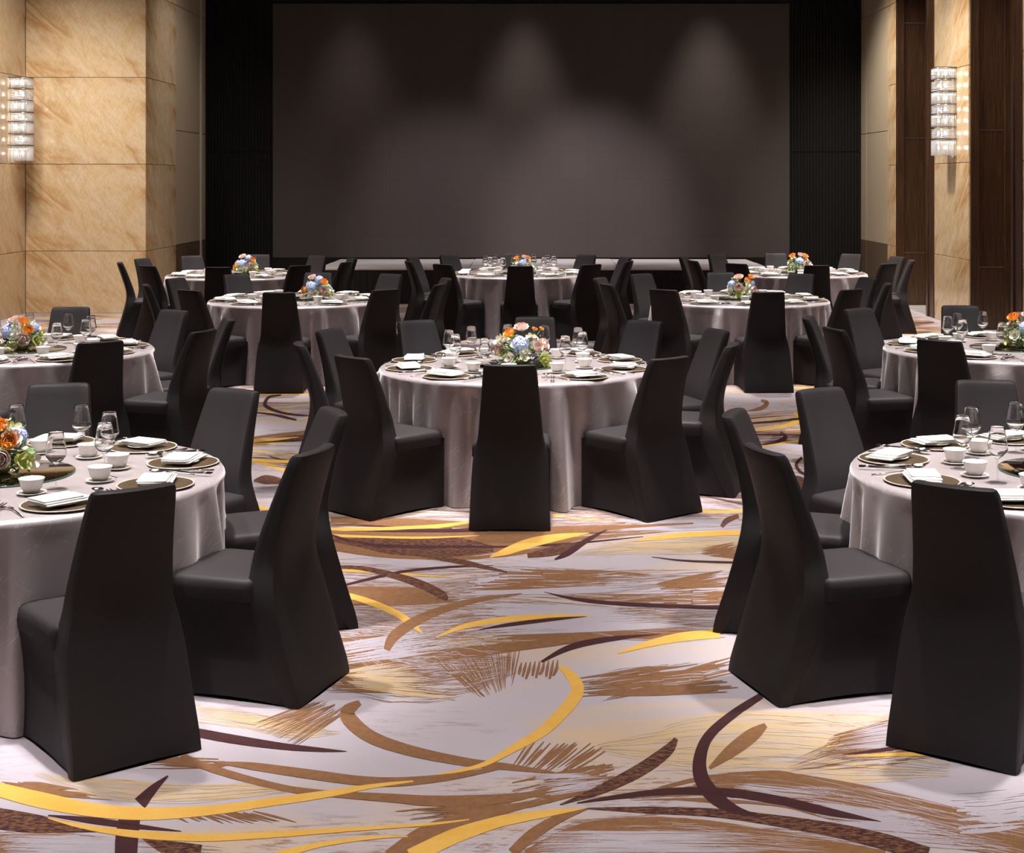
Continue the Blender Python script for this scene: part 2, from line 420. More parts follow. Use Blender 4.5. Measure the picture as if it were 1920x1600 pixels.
def slab_run(parent, axis, plane, a0, a1, splits, zs, mat, thick=0.025, name='marble_slab'):
    """slabs on a wall; axis 'y' = wall runs along y at x=plane (thick signed outward), 'x' = wall runs along x at y=plane"""
    edges = [a0] + splits + [a1]
    cache = {}
    for i in range(len(edges) - 1):
        for j in range(len(zs) - 1):
            w = edges[i + 1] - edges[i]; h = zs[j + 1] - zs[j]
            key = (round(w, 3), round(h, 3))
            if key not in cache:
                g = 0.0035
                if axis == 'x': cache[key] = bevel_box(name, g, w - g, -thick, 0.0, g, h - g, mat, 0.003)
                else: cache[key] = bevel_box(name, min(0, thick), max(0, thick), g, w - g, g, h - g, mat, 0.003)
            loc = (edges[i], plane, zs[j]) if axis == 'x' else (plane, edges[i], zs[j])
            link(name, cache[key], parent, loc)

# left wall: side face, return facing the hall, then the face running to the stage
wl = struct(link('wall_left', mesh_from('wall_left', *box_data(XL2 - 0.15, XL2 - 0.026, -3, YF + 0.2, 0, CEIL), M['grout'])))
slab_run(wl, 'y', XL2 - 0.026, 11.55, YF, [13.35, 15.15, 16.95, 18.75, 20.55], JZ, M['marble'], 0.026)
wlr = struct(link('wall_left_return', mesh_from('wall_left_return', *box_data(XL2 - 0.15, XL - 0.03, YF + 0.027, YF + 0.2, 0, CEIL), M['grout'])))
slab_run(wlr, 'x', YF + 0.025, XL2, XL - 0.001, [], JZ, M['marble'])
wls = struct(link('wall_left_stage', mesh_from('wall_left_stage', *box_data(XL - 0.2, XL - 0.027, YF + 0.2, YS + 0.4, 0, CEIL), M['grout'])))
slab_run(wls, 'y', XL - 0.026, YF + 0.003, 24.24, [], JZ, M['marble'], 0.026)
def fabric_bay(parent, plane, sgn, y0, y1):
    for z0, z1, nm, mt in ((0.0, 0.934, 'granite_panel', M['granite']), (0.94, 2.80, 'fabric_panel', M['fabric']), (2.806, 4.84, 'fabric_panel', M['fabric']), (4.846, CEIL, 'fabric_panel', M['fabric'])):
        t = 0.018 if nm != 'granite_panel' else 0.024
        me = bevel_box(nm, min(0, sgn * t), max(0, sgn * t), 0.003, (y1 - y0) - 0.003, 0.002, z1 - z0 - 0.002, mt, 0.003)
        link(nm, me, parent, (plane, y0, z0))
fabric_bay(wls, XL - 0.026, 1, 24.24, 26.0)
tr = struct(link('trim_1', bevel_box('trim_1', XL - 0.02, XL + 0.012, 26.02, 26.10, 0.0, CEIL, M['rim'], 0.004)))
fabric_bay(wls, XL - 0.026, 1, 26.12, 26.62)

# right wall: piers and two wood-lined openings
wr = struct(link('wall_right', mesh_from('wall_right', *box_data(XR + 0.027, XR + 0.30, 23.83, YS + 0.4, 0, CEIL), M['grout'])))
slab_run(wr, 'y', XR + 0.026, 23.8, 24.45, [], JZ, M['marble'], -0.026)
fabric_bay(wr, XR + 0.026, -1, 24.46, 26.0)
fabric_bay(wr, XR + 0.026, -1, 26.03, 26.62)
wr2 = struct(link('wall_right_pier', mesh_from('wall_right_pier', *box_data(XR + 0.027, XR + 1.2, 19.93, 21.6, 0, CEIL), M['grout'])))
slab_run(wr2, 'y', XR + 0.026, 19.9, 21.6, [], JZ, M['marble'], -0.026)
wr3 = struct(link('wall_right_near', mesh_from('wall_right_near', *box_data(XR + 0.027, XR + 1.2, -3, 17.7, 0, CEIL), M['grout'])))
slab_run(wr3, 'y', XR + 0.026, 12.3, 17.7, [14.1, 15.9], JZ, M['marble'], -0.026)
wrb = struct(link('wall_right_recess', mesh_from('wall_right_recess', *box_data(7.1, 7.2, 17.0, 24.4, 0, CEIL), M['wood'])))

def wood_jamb(n, y, x0, x1):
    """wood-lined far side of an opening, facing the hall's near end"""
    root = struct(link('door_%d' % n, mesh_from('door_backing', *box_data(x0, x1, y + 0.03, y + 0.08, 0, CEIL), M['wood'])))
    edges = [x0, x0 + 0.11, x0 + 0.45, x0 + 0.56, x1]
    for i, (a, b) in enumerate(zip(edges, edges[1:])):
        if i == 1 or i == 3:
            for z0, z1 in ((0.0, 0.836), (0.842, 2.663), (2.669, 4.5), (4.506, CEIL)):
                me = bevel_box('wood_panel', 0.002, b - a - 0.002, 0.012, 0.03, 0.0, z1 - z0, M['wood'], 0.002)
                link('wood_panel', me, root, (a, y, z0))
                if z0 > 0.1:
                    link('metal_inlay', mesh_from('metal_inlay', *box_data(0.002, b - a - 0.002, 0.009, 0.012, -0.008, 0.002), M['strip']), root, (a, y, z0))
        else:
            me = bevel_box('wood_stile', 0.0, b - a, -0.006, 0.03, 0.0, CEIL, M['wood'], 0.003)
            link('wood_stile', me, root, (a, y, 0))
wood_jamb(1, 23.8, XR, 7.1)
wood_jamb(2, 19.9, XR + 0.03, 7.1)
for i, (a, b) in enumerate(((21.6, 21.95), (17.7, 18.05))):   # wood casings on the hall face of the piers
    t = struct(link('trim_%d' % (i + 2), bevel_box('casing', XR - 0.012, XR + 0.5, a + 0.002, b, 0.0, CEIL, M['wood'], 0.004)))
    link('wood_stile', bevel_box('wood_stile', XR - 0.03, XR - 0.012, b - 0.09, b, 0.0, CEIL, M['wood'], 0.003), t)
for i, (a, b) in enumerate(((18.06, 19.88), (21.96, 23.78))): # pale stone floor inside each opening
    t = struct(link('floor_threshold', mesh_from('floor_threshold', *box_data(XR + 0.01, 7.1, a, b, -0.02, 0.004), M['marble_pale'])))

# stage end wall: ribbed black panels, LED screen
SX0, SX1, SZ0, SZ1 = -4.635, 4.56, 0.60, 5.14
we = struct(link('wall_stage', mesh_from('wall_stage', *box_data(XL - 0.2, XR + 0.2, YS + 0.25, YS + 0.4, 0, CEIL), M['black'])))
def ribbed(x0, x1, z0, z1):
    mb = MB(); mb.box(x0, x1, YS + 0.06, YS + 0.25, z0, z1)
    n = int((x1 - x0) / 0.055); w = (x1 - x0) / n
    for i in range(n): mb.box(x0 + i * w, x0 + i * w + w * 0.62, YS + 0.035, YS + 0.06, z0 + 0.004, z1 - 0.004)
    link('ribbed_panel', mb.mesh('ribbed_panel', M['black']), we)
for z0, z1 in ((0, 2.49), (2.495, CEIL)):
    ribbed(XL, SX0 - 0.01, z0, z1); ribbed(SX1 + 0.01, XR, z0, z1)
link('header_panel', bevel_box('header_panel', SX0, SX1, YS + 0.02, YS + 0.2, SZ1 + 0.01, CEIL, M['black'], 0.004), we)

scr = tag(link('led_screen', None, None, ((SX0 + SX1) / 2, YS, 0)), 'wide dark blank video wall filling the end of the hall behind the stage', 'screen')
hw = (SX1 - SX0) / 2
link('display_panel', bevel_box('display_panel', -hw + 0.02, hw - 0.02, 0.05, 0.12, SZ0 + 0.02, SZ1 - 0.02, M['screen'], 0.003), scr)
mb = MB()
mb.box(-hw, hw, 0.04, 0.14, SZ1 - 0.02, SZ1); mb.box(-hw, hw, 0.04, 0.14, 0.0, SZ0 + 0.02)
mb.box(-hw, -hw + 0.02, 0.04, 0.14, SZ0 + 0.02, SZ1 - 0.02); mb.box(hw - 0.02, hw, 0.04, 0.14, SZ0 + 0.02, SZ1 - 0.02)
link('screen_frame', mb.mesh('screen_frame', M['black']), scr)

# stage
GX0, GX1, GY0, GY1, GZ = -3.42, 3.76, 24.05, 26.42, 0.60
stage = tag(link('stage', None, None, ((GX0 + GX1) / 2, (GY0 + GY1) / 2, 0)), 'low grey carpeted stage with black pleated skirt below the video wall', 'stage')
sx, sy = (GX0 + GX1) / 2, (GY0 + GY1) / 2
nx = 3; wx = (GX1 - GX0) / nx
for i in range(nx):
    for j, (a, b) in enumerate(((GY0, 25.25), (25.25, GY1))):
        me = bevel_box('deck_panel', 0.004, wx - 0.004, 0.004, b - a - 0.004, -0.09, 0.0, M['deck'], 0.004)
        link('deck_panel', me, stage, (GX0 + i * wx - sx, a - sy, GZ - (0.006 if (i + j) % 2 else 0)))
link('stage_lip', bevel_box('stage_lip', GX0 - sx - 0.01, GX1 - sx + 0.01, GY0 - sy - 0.025, GY0 - sy, GZ - 0.05, GZ - 0.004, M['deck_edge'], 0.004), stage)
def pleat(path_fn, n, L):
    v = []; f = []
    for i in range(n + 1):
        s = L * i / n; off = 0.025 * abs(sin(i * pi / 4)) + 0.01 * sin(i * 0.37)
        for z in (0.004, 0.2, GZ - 0.06): v.append(path_fn(s, off * (1.0 if z < 0.4 else 0.5), z))
    for i in range(n):
        for k in range(2): f.append((i * 3 + k, i * 3 + 3 + k, i * 3 + 4 + k, i * 3 + 1 + k))
    return v, f
mb = MB()
mb.add(*pleat(lambda s, o, z: (GX0 - sx + s, GY0 - sy - 0.012 - o * 0.5, z), 300, GX1 - GX0))
mb.add(*pleat(lambda s, o, z: (GX1 - sx + o * 0.5, GY0 - sy + s, z), 90, GY1 - GY0))
mb.add(*pleat(lambda s, o, z: (GX0 - sx - o * 0.5, GY1 - sy - s, z), 90, GY1 - GY0))
link('stage_skirt', mb.mesh('stage_skirt', M['skirt'], True), stage)

# ------------------------------------------------------------------ carpet pattern (flat woven strokes on the floor)
def cat(pts, per=6):
    out = []
    n = len(pts)
    for i in range(n - 1):
        p0 = pts[max(0, i - 1)]; p1 = pts[i]; p2 = pts[i + 1]; p3 = pts[min(n - 1, i + 2)]
        for k in range(per):
            t = k / per
            out.append(tuple(0.5 * (2*b + (c - a)*t + (2*a - 5*b + 4*c - d)*t*t + (3*b - a - 3*c + d)*t**3) for a, b, c, d in zip(p0, p1, p2, p3)))
    out.append(tuple(pts[-1])); return out

class Carpet:
    KEYS = ['c_gold', 'c_sand', 'c_brown', 'c_plum', 'c_mixed', 'c_lav', 'c_scratch']
    def __init__(s): s.items = []; s.split = 0
    def ribbon(s, col, pts, per=5, px=False, rag=0.0, rng=None):
        """pts: (x, y, width); px=True: photo pixels"""
        sm = cat(pts, per) if len(pts) > 2 else cat([pts[0], tuple((a + b) / 2 for a, b in zip(*pts)), pts[1]], per)
        L = []; R = []
        for i, p in enumerate(sm):
            a = sm[max(0, i - 1)]; b = sm[min(len(sm) - 1, i + 1)]
            dx, dy = b[0] - a[0], b[1] - a[1]; q = sqrt(dx*dx + dy*dy) or 1
            w = max(p[2], 0.0) / 2
            if rag and rng: w *= 1 + rng.uniform(-rag, rag)
            nx_, ny_ = -dy / q * w, dx / q * w
            e = [(p[0] + nx_, p[1] + ny_), (p[0] - nx_, p[1] - ny_)]
            if px: e = [pix(*c_) for c_ in e]
            L.append(e[0]); R.append(e[1])
        s.items.append((col, L, R))
    def build(s):
        mb = MB(); N = len(s.items)
        for idx, (col, L, R) in enumerate(s.items):
            z = 0.0003 + 0.0004 * idx / s.split if idx < s.split else 0.0008 + 0.0008 * (idx - s.split) / (N - s.split)
            v = [(x, y, z) for x, y in L] + [(x, y, z) for x, y in R]; n = len(L)
            f = [(i, i + 1, n + i + 1, n + i) for i in range(n - 1)]
            mb.add(v, f, s.KEYS.index(col))
        me = mb.mesh('carpet_pattern', [M[k] for k in s.KEYS])
        for p in me.polygons:
            if p.normal.z < 0: p.flip()
        return me
cp = Carpet()
rng = random.Random(7)
ROOMX0, ROOMX1, ROOMY0, ROOMY1 = XL2 + 0.05, 5.75, 2.0, 24.0
def inside(x, y):
    if not (ROOMX0 < x < ROOMX1 and ROOMY0 < y < ROOMY1 + 0.0): return False
    if y > YF - 0.05 and x < XL + 0.05: return False
    return True
def clipped(pts): return all(inside(p[0], p[1]) for p in pts)
def world_arc(col, x, y, L, ang, bend, w0):
    pts = []
    for i in range(7):
        t = i / 6; s = (t - 0.5) * L
        a = ang
        px_ = x + cos(a) * s - sin(a) * bend * (4 * (t - 0.5) ** 2 - 0.5)
        py_ = y + sin(a) * s + cos(a) * bend * (4 * (t - 0.5) ** 2 - 0.5)
        pts.append((px_, py_, w0 * max(0.04, sin(pi * (0.06 + 0.9 * t)) ** 0.8)))
    if clipped(pts): cp.ribbon(col, pts, 4)
def world_feather(col, x, y, L, ang, spread, n, w):
    n = int(n * 1.9); w = w * 0.6
    for i in range(n):
        o = (i / max(1, n - 1) - 0.5) * spread + rng.gauss(0, spread * 0.04)
        l = L * rng.uniform(0.45, 1.0); sh = rng.uniform(-0.3, 0.3) * L
        b = rng.uniform(-0.04, 0.08) * L; a = ang + rng.gauss(0, 0.05) + o * 0.12
        pts = []
        for k in range(4):
            t = k / 3; s = (t - 0.5) * l + sh
            pts.append((x + cos(a) * s - sin(a) * (o + b * (2 * t - 1) ** 2), y + sin(a) * s + cos(a) * (o + b * (2 * t - 1) ** 2), w * (0.1 + sin(pi * t * 0.95 + 0.05)) * rng.uniform(0.5, 1.2)))
        if clipped(pts): cp.ribbon(col, pts, 3)
def traced_zone(x, y): return -1.75 < x < 1.75 and 3.0 < y < 8.4
cell = 1.15
gy = ROOMY0
while gy < ROOMY1:
    gx = ROOMX0
    while gx < ROOMX1:
        x = gx + rng.uniform(0, cell); y = gy + rng.uniform(0, cell)
        gx += cell
        if traced_zone(x, y): continue
        a = rng.gauss(0.0, 0.38)
        kind = rng.random()
        if kind < 0.6: world_feather('c_scratch', x, y, rng.uniform(1.2, 2.2), a, rng.uniform(0.4, 0.8), rng.randint(12, 20), 0.06)
        if rng.random() < 0.55: world_feather('c_brown', x, y, rng.uniform(0.7, 1.5), a, rng.uniform(0.3, 0.7), rng.randint(9, 18), 0.032)
        if rng.random() < 0.35: world_feather('c_sand', x + 0.3, y, rng.uniform(0.7, 1.4), a, rng.uniform(0.2, 0.5), rng.randint(5, 10), 0.05)
        if rng.random() < 0.35: world_feather('c_lav', x - 0.3, y, rng.uniform(0.7, 1.4), a, rng.uniform(0.2, 0.5), rng.randint(5, 10), 0.04)
        if rng.random() < 0.5: world_arc('c_brown', x, y + 0.2, rng.uniform(0.9, 1.9), a + rng.gauss(0, 0.3), rng.uniform(-0.3, 0.3), rng.uniform(0.07, 0.14))
        if rng.random() < 0.6: world_arc('c_gold', x, y - 0.2, rng.uniform(0.9, 2.2), a + rng.gauss(0, 0.25), rng.uniform(-0.3, 0.3), rng.uniform(0.06, 0.12))
        if rng.random() < 0.45: world_arc(rng.choice(['c_plum', 'c_mixed', 'c_plum']), x, y, rng.uniform(0.8, 1.9), a + rng.gauss(0, 0.4), rng.uniform(-0.35, 0.35), rng.uniform(0.05, 0.11))
        if rng.random() < 0.12: world_arc('c_mixed', x, y, rng.uniform(0.5, 0.9), a, 0.05, rng.uniform(0.2, 0.32))
    gy += cell

for q in range(60):
    for xx in (rng.uniform(4.9, 5.6), rng.uniform(-7.3, -6.6)):
        yy = rng.uniform(12, 23.8); a = rng.gauss(0, 0.2)
        world_feather(rng.choice(['c_brown', 'c_scratch', 'c_brown', 'c_sand']), xx, yy, 0.7, a, 0.3, 8, 0.04)
        world_arc(rng.choice(['c_plum', 'c_gold', 'c_brown']), xx, yy + 0.2, 0.6, a, 0.06, 0.05)

# strokes of the aisle in view, laid out on the floor plane from the photograph
def brush(col, pts, n, seed, dens=1.0, px=True, lenv=(0.25, 0.7)):
    """dry-brush ground: many thin tapering streaks following a broad path; pts: (x, y, full width)"""
    r = random.Random(seed); sm = cat(pts, 8); m = len(sm)
    nrm = []
    for i in range(m):
        a = sm[max(0, i - 1)]; b = sm[min(m - 1, i + 1)]; dx, dy = b[0] - a[0], b[1] - a[1]; q = sqrt(dx*dx + dy*dy) or 1
        nrm.append((-dy / q, dx / q))
    for k in range(n):
        o = (k + r.uniform(-0.5, 0.5)) / n - 0.5
        ed = abs(o) * 2; ln = r.uniform(*lenv) * (1.25 - 0.55 * ed)
        t0 = r.uniform(-0.1, 1.0 - ln * 0.8); t1 = t0 + ln; t0 = max(0, t0); t1 = min(1, t1)
        if t1 - t0 < 0.06: continue
        p = []
        for q in range(6):
            t = t0 + (t1 - t0) * q / 5; i = min(m - 1, int(t * (m - 1))); c = sm[i]
            oo = o * c[2] + r.uniform(-0.02, 0.02) * c[2]
            p.append((c[0] + nrm[i][0] * oo, c[1] + nrm[i][1] * oo, dens * c[2] / n * 2.2 * r.uniform(0.6, 1.3) * (0.06 + sin(pi * (0.04 + 0.92 * q / 5)))))
        cp.ribbon(col, p, 3, px=px)
def px_feather(col, quad, n, w, seed, lenv=(0.6, 1.0), per=3):
    n = int(n * 2.3); w = w * 0.62
    """quad: start-left, start-right, end-left, end-right pixel corners; bristles run start -> end"""
    r = random.Random(seed); (a, b, c, d) = quad
    for i in range(n):
        u = (i + r.uniform(-0.4, 0.4)) / n
        s = (a[0] + (b[0] - a[0]) * u, a[1] + (b[1] - a[1]) * u); e = (c[0] + (d[0] - c[0]) * u, c[1] + (d[1] - c[1]) * u)
        t0 = r.uniform(0, 1 - lenv[0]) * r.random(); t1 = min(1.0, t0 + r.uniform(*lenv))
        p = []
        for k in range(4):
            t = t0 + (t1 - t0) * k / 3
            p.append((s[0] + (e[0] - s[0]) * t, s[1] + (e[1] - s[1]) * t + r.uniform(-1, 1), w * r.uniform(0.5, 1.3) * (0.15 + sin(pi * min(1, 0.12 + 0.86 * k / 3)))))
        cp.ribbon(col, p, per, px=True)
R = lambda col, *pts: cp.ribbon(col, list(pts), 6, px=True)
cp.split = len(cp.items)
# broad grounds
brush('c_sand', [(1120, 1405, 20), (1230, 1405, 80), (1330, 1400, 120), (1470, 1400, 130), (1620, 1415, 110), (1780, 1440, 40)], 60, 101, 1.1)
brush('c_sand', [(60, 1450, 6), (200, 1480, 40), (330, 1490, 40), (480, 1482, 24), (600, 1480, 4)], 60, 102, 1.15)
brush('c_sand', [(345, 1340, 30), (450, 1350, 36), (560, 1370, 30), (640, 1375, 4)], 60, 103, 1.15)
brush('c_scratch', [(660, 1190, 40), (720, 1225, 90), (800, 1240, 120), (880, 1245, 110), (960, 1240, 50)], 70, 104, 1.3)
brush('c_scratch', [(640, 1150, 50), (760, 1160, 90), (900, 1150, 70), (1060, 1160, 60), (1200, 1175, 60), (1360, 1180, 40)], 70, 105, 1.3)
brush('c_sand', [(735, 1222, 8), (830, 1213, 26), (930, 1206, 32), (1030, 1200, 12), (1080, 1192, 2)], 60, 106, 1.15)
brush('c_scratch', [(620, 1090, 20), (760, 1110, 30), (900, 1100, 40), (1060, 1090, 20), (1180, 1075, 4)], 70, 107, 1.3)
brush('c_brown', [(605, 1000, 30), (700, 1012, 60), (850, 1020, 70), (980, 1018, 50), (1100, 1000, 30), (1280, 985, 20), (1400, 978, 10)], 34, 108, 1.5)
brush('c_sand', [(1073, 1042, 4), (1164, 1028, 24), (1270, 1024, 34), (1376, 1022, 30), (1440, 1024, 20)], 60, 109, 1.15)
brush('c_brown', [(1180, 1500, 6), (1310, 1480, 56), (1460, 1482, 70), (1610, 1515, 70), (1760, 1550, 70), (1930, 1580, 70)], 34, 110, 1.5)
brush('c_scratch', [(960, 1600, 10), (1100, 1572, 70), (1280, 1580, 90), (1500, 1600, 60), (1640, 1605, 20)], 70, 111, 1.3)
brush('c_scratch', [(1540, 1420, 6), (1640, 1400, 50), (1740, 1370, 70), (1860, 1350, 60)], 70, 112, 1.3)
brush('c_scratch', [(-20, 1590, 60), (80, 1590, 60), (220, 1598, 50), (420, 1600, 20)], 70, 113, 1.3)
brush('c_brown', [(1047, 1113, 4), (1137, 1122, 16), (1244, 1123, 24), (1360, 1119, 26), (1440, 1118, 20)], 34, 114, 1.5)
brush('c_scratch', [(600, 1080, 60), (760, 1095, 80), (950, 1090, 70), (1120, 1100, 60), (1290, 1090, 50), (1440, 1085, 40)], 80, 201, 0.9, True, (0.12, 0.4))
brush('c_scratch', [(620, 1180, 80), (800, 1190, 100), (1000, 1175, 80), (1200, 1165, 60), (1420, 1160, 50)], 100, 202, 0.9, True, (0.12, 0.4))
brush('c_brown', [(620, 1160, 70), (800, 1175, 90), (1000, 1160, 80), (1200, 1160, 60), (1420, 1155, 50)], 90, 203, 0.32, True, (0.08, 0.3))
brush('c_brown', [(620, 1250, 90), (740, 1255, 130), (860, 1250, 120), (980, 1230, 60)], 100, 204, 0.32, True, (0.15, 0.5))
brush('c_scratch', [(600, 985, 40), (800, 990, 50), (1050, 985, 50), (1300, 975, 40), (1460, 970, 30)], 60, 205, 1.1, True, (0.15, 0.5))
brush('c_scratch', [(1000, 1590, 20), (1200, 1585, 80), (1450, 1590, 70), (1700, 1600, 50)], 90, 206, 0.9, True, (0.15, 0.5))
brush('c_brown', [(1480, 1440, 20), (1640, 1400, 80), (1760, 1380, 90)], 60, 207, 0.4, True, (0.2, 0.6))
R('c_brown', (985, 1600, 10), (1110, 1566, 50), (1290, 1578, 84), (1500, 1600, 66), (1660, 1606, 20))
R('c_brown', (1300, 1475, 6), (1450, 1476, 50), (1600, 1505, 70), (1760, 1545, 74), (1930, 1580, 74))
R('c_brown', (-20, 1592, 50), (90, 1590, 50), (220, 1600, 36), (400, 1606, 10))
brush('c_lav', [(1000, 1596, 20), (1150, 1575, 60), (1330, 1585, 80), (1560, 1600, 60)], 110, 401, 0.42, True, (0.05, 0.25))
brush('c_lav', [(-20, 1590, 50), (150, 1594, 50), (400, 1604, 20)], 50, 402, 0.42, True, (0.08, 0.3))
brush('c_lav', [(1480, 1490, 40), (1620, 1510, 70), (1780, 1548, 74), (1930, 1580, 74)], 70, 403, 0.5, True, (0.08, 0.35))
# feathers
px_feather('c_brown', ((1300, 1240), (1400, 1300), (1075, 1275), (1085, 1310)), 9, 7, 11)
px_feather('c_brown', ((1380, 1230), (1380, 1262), (1180, 1290), (1120, 1320)), 6, 5, 12)
px_feather('c_brown', ((1000, 1385), (1160, 1400), (960, 1440), (1060, 1462)), 7, 7, 13)
px_feather('c_brown', ((1150, 1430), (1160, 1470), (960, 1470), (960, 1530)), 10, 8, 14)
px_feather('c_lav', ((1000, 1452), (1010, 1500), (1140, 1450), (1150, 1475)), 6, 4, 15)
px_feather('c_lav', ((1380, 1470), (1330, 1500), (1560, 1490), (1540, 1515)), 6, 4, 16)
px_feather('c_lav', ((1500, 1500), (1560, 1580), (1720, 1530), (1900, 1600)), 22, 3.5, 17)
px_feather('c_lav', ((1780, 1490), (1800, 1570), (1920, 1480), (1940, 1560)), 6, 12, 18)
px_feather('c_brown', ((1760, 1330), (1760, 1400), (1560, 1380), (1530, 1420)), 22, 4, 19)
px_feather('c_lav', ((1760, 1330), (1760, 1400), (1600, 1370), (1560, 1410)), 20, 2.5, 20)
px_feather('c_lav', ((1020, 1560), (1000, 1600), (1400, 1560), (1450, 1600)), 26, 2.0, 21)
px_feather('c_lav', ((0, 1565), (0, 1600), (330, 1575), (400, 1605)), 26, 2.0, 22)
px_feather('c_brown', ((300, 1520), (480, 1522), (350, 1545), (570, 1545)), 7, 5, 23)
px_feather('c_brown', ((420, 1425), (440, 1440), (250, 1420), (270, 1445)), 4, 4, 24)
px_feather('c_brown', ((0, 1462), (0, 1485), (140, 1480), (220, 1505)), 4, 7, 25)
px_feather('c_brown', ((960, 1505), (960, 1520), (740, 1520), (760, 1545)), 7, 4, 26)
px_feather('c_brown', ((600, 1312), (660, 1330), (460, 1362), (560, 1400)), 16, 2.5, 27)
px_feather('c_brown', ((620, 1200), (600, 1300), (760, 1190), (800, 1300)), 34, 3, 28)
px_feather('c_sand', ((630, 1262), (660, 1290), (760, 1240), (860, 1320)), 14, 4, 29)
px_feather('c_lav', ((630, 1210), (640, 1250), (800, 1180), (880, 1215)), 16, 3, 30)
px_feather('c_brown', ((820, 1240), (980, 1210), (900, 1310), (960, 1290)), 14, 4, 31)
px_feather('c_brown', ((780, 1225), (800, 1245), (1060, 1195), (1120, 1200)), 16, 3, 32)
px_feather('c_brown', ((900, 1150), (920, 1210), (1180, 1160), (1360, 1190)), 26, 4, 33)
px_feather('c_lav', ((880, 1130), (900, 1195), (1160, 1140), (1320, 1175)), 24, 4, 34)
px_feather('c_lav', ((880, 1085), (860, 1120), (1160, 1065), (1200, 1110)), 14, 6, 35)
px_feather('c_brown', ((960, 1065), (860, 1110), (1220, 1078), (1130, 1100)), 10, 5, 36)
px_feather('c_brown', ((620, 1100), (640, 1140), (830, 1105), (870, 1130)), 14, 5, 37)
px_feather('c_lav', ((690, 1045), (700, 1062), (850, 1055), (880, 1066)), 6, 5, 38)
px_feather('c_brown', ((1230, 1095), (1240, 1108), (1390, 1065), (1400, 1100)), 6, 5, 39)
px_feather('c_sand', ((610, 975), (620, 1020), (880, 975), (920, 1000)), 10, 4, 40)
px_feather('c_plum', ((610, 980), (620, 1010), (900, 990), (1200, 1000)), 8, 3, 41)
px_feather('c_lav', ((1150, 975), (1160, 1000), (1380, 968), (1400, 990)), 10, 4, 42)
px_feather('c_brown', ((1380, 1018), (1400, 1050), (1300, 1035), (1340, 1045)), 8, 4, 43)
for i in range(9):
    x = 975 + i * 8.5
    R('c_brown', (x + 3, 1243 - i * 0.6, 2), (x, 1256, 6), (x - 2 - (i % 3) * 2, 1266 + (i * 7 % 5) * 2, 4))
for q, (pts, n) in enumerate((([(1080, 1290, 34), (1200, 1270, 44), (1370, 1255, 50)], 26), ([(960, 1495, 30), (1050, 1480, 40), (1150, 1455, 40)], 22), ([(1190, 1495, 10), (1310, 1480, 50), (1460, 1482, 60), (1610, 1515, 66), (1760, 1550, 66), (1930, 1580, 66)], 60),
                              ([(640, 1175, 60), (760, 1190, 90), (900, 1170, 70), (1060, 1160, 60), (1200, 1175, 60), (1360, 1180, 40)], 60), ([(880, 1085, 20), (1040, 1090, 30), (1180, 1080, 30)], 18), ([(605, 1010, 30), (850, 1022, 60), (1100, 1002, 30)], 18),
                              ([(660, 1200, 40), (740, 1235, 100), (860, 1248, 110), (950, 1245, 60)], 60), ([(1047, 1115, 8), (1244, 1123, 24), (1440, 1120, 20)], 10))):
    brush('c_lav', pts, n, 300 + q, 0.28, True, (0.06, 0.26))
R('c_brown', (600, 1012, 34), (750, 1024, 50), (900, 1020, 44), (1000, 1000, 22), (1150, 990, 8), (1300, 982, 3))
R('c_brown', (620, 975, 10), (740, 980, 16), (870, 985, 12), (960, 990, 3))
# bold strokes
R('c_mixed', (622, 1013, 6), (739, 1024, 30), (845, 1026, 38), (925, 1030, 12))
R('c_brown', (675, 1318, 10), (652, 1335, 26), (660, 1355, 28), (700, 1385, 24), (775, 1410, 20), (875, 1430, 16), (960, 1440, 12), (1040, 1450, 3))
R('c_gold', (820, 1454, 4), (900, 1437, 8), (960, 1406, 14), (1020, 1370, 20), (1065, 1325, 23), (1083, 1295, 24), (1072, 1270, 20), (1048, 1250, 5))
R('c_brown', (400, 1430, 2), (475, 1438, 14), (575, 1452, 18), (675, 1465, 18), (750, 1467, 17), (850, 1457, 12), (940, 1440, 6))
R('c_brown', (340, 1418, 12), (390, 1440, 14), (475, 1465, 13), (550, 1482, 12), (625, 1490, 12), (725, 1497, 16), (825, 1503, 20), (960, 1497, 16), (1035, 1480, 2))
R('c_mixed', (-10, 1535, 40), (60, 1545, 36), (130, 1552, 20), (220, 1560, 2))
R('c_mixed', (265, 1572, 2), (310, 1590, 26), (375, 1605, 40))
R('c_brown', (730, 1610, 30), (790, 1570, 34), (850, 1545, 30), (940, 1520, 18), (1040, 1500, 4))
R('c_brown', (960, 1600, 18), (1000, 1565, 22), (1050, 1535, 16), (1100, 1518, 3))
R('c_plum', (243, 1535, 40), (238, 1570, 43), (236, 1612, 42))
R('c_plum', (90, 1530, 2), (175, 1540, 12), (250, 1550, 10), (340, 1560, 1))
R('c_gold', (-10, 1480, 26), (75, 1501, 30), (175, 1520, 26), (280, 1527, 24), (400, 1520, 18), (500, 1506, 16), (600, 1492, 14), (700, 1475, 8), (775, 1466, 3))
R('c_plum', (315, 1456, 3), (288, 1480, 16), (262, 1508, 26))
R('c_gold', (90, 1535, 2), (150, 1550, 8), (250, 1565, 14), (375, 1572, 14), (500, 1567, 12), (650, 1557, 8), (800, 1547, 5), (880, 1538, 2))
R('c_gold', (520, 1606, 16), (600, 1585, 10), (700, 1572, 6), (765, 1570, 2))
R('c_gold', (770, 1608, 30), (850, 1570, 28), (925, 1545, 22), (960, 1537, 20), (1035, 1525, 12), (1095, 1517, 2))
R('c_plum', (330, 1367, 15), (425, 1385, 17), (525, 1400, 13), (600, 1407, 8), (650, 1410, 1))
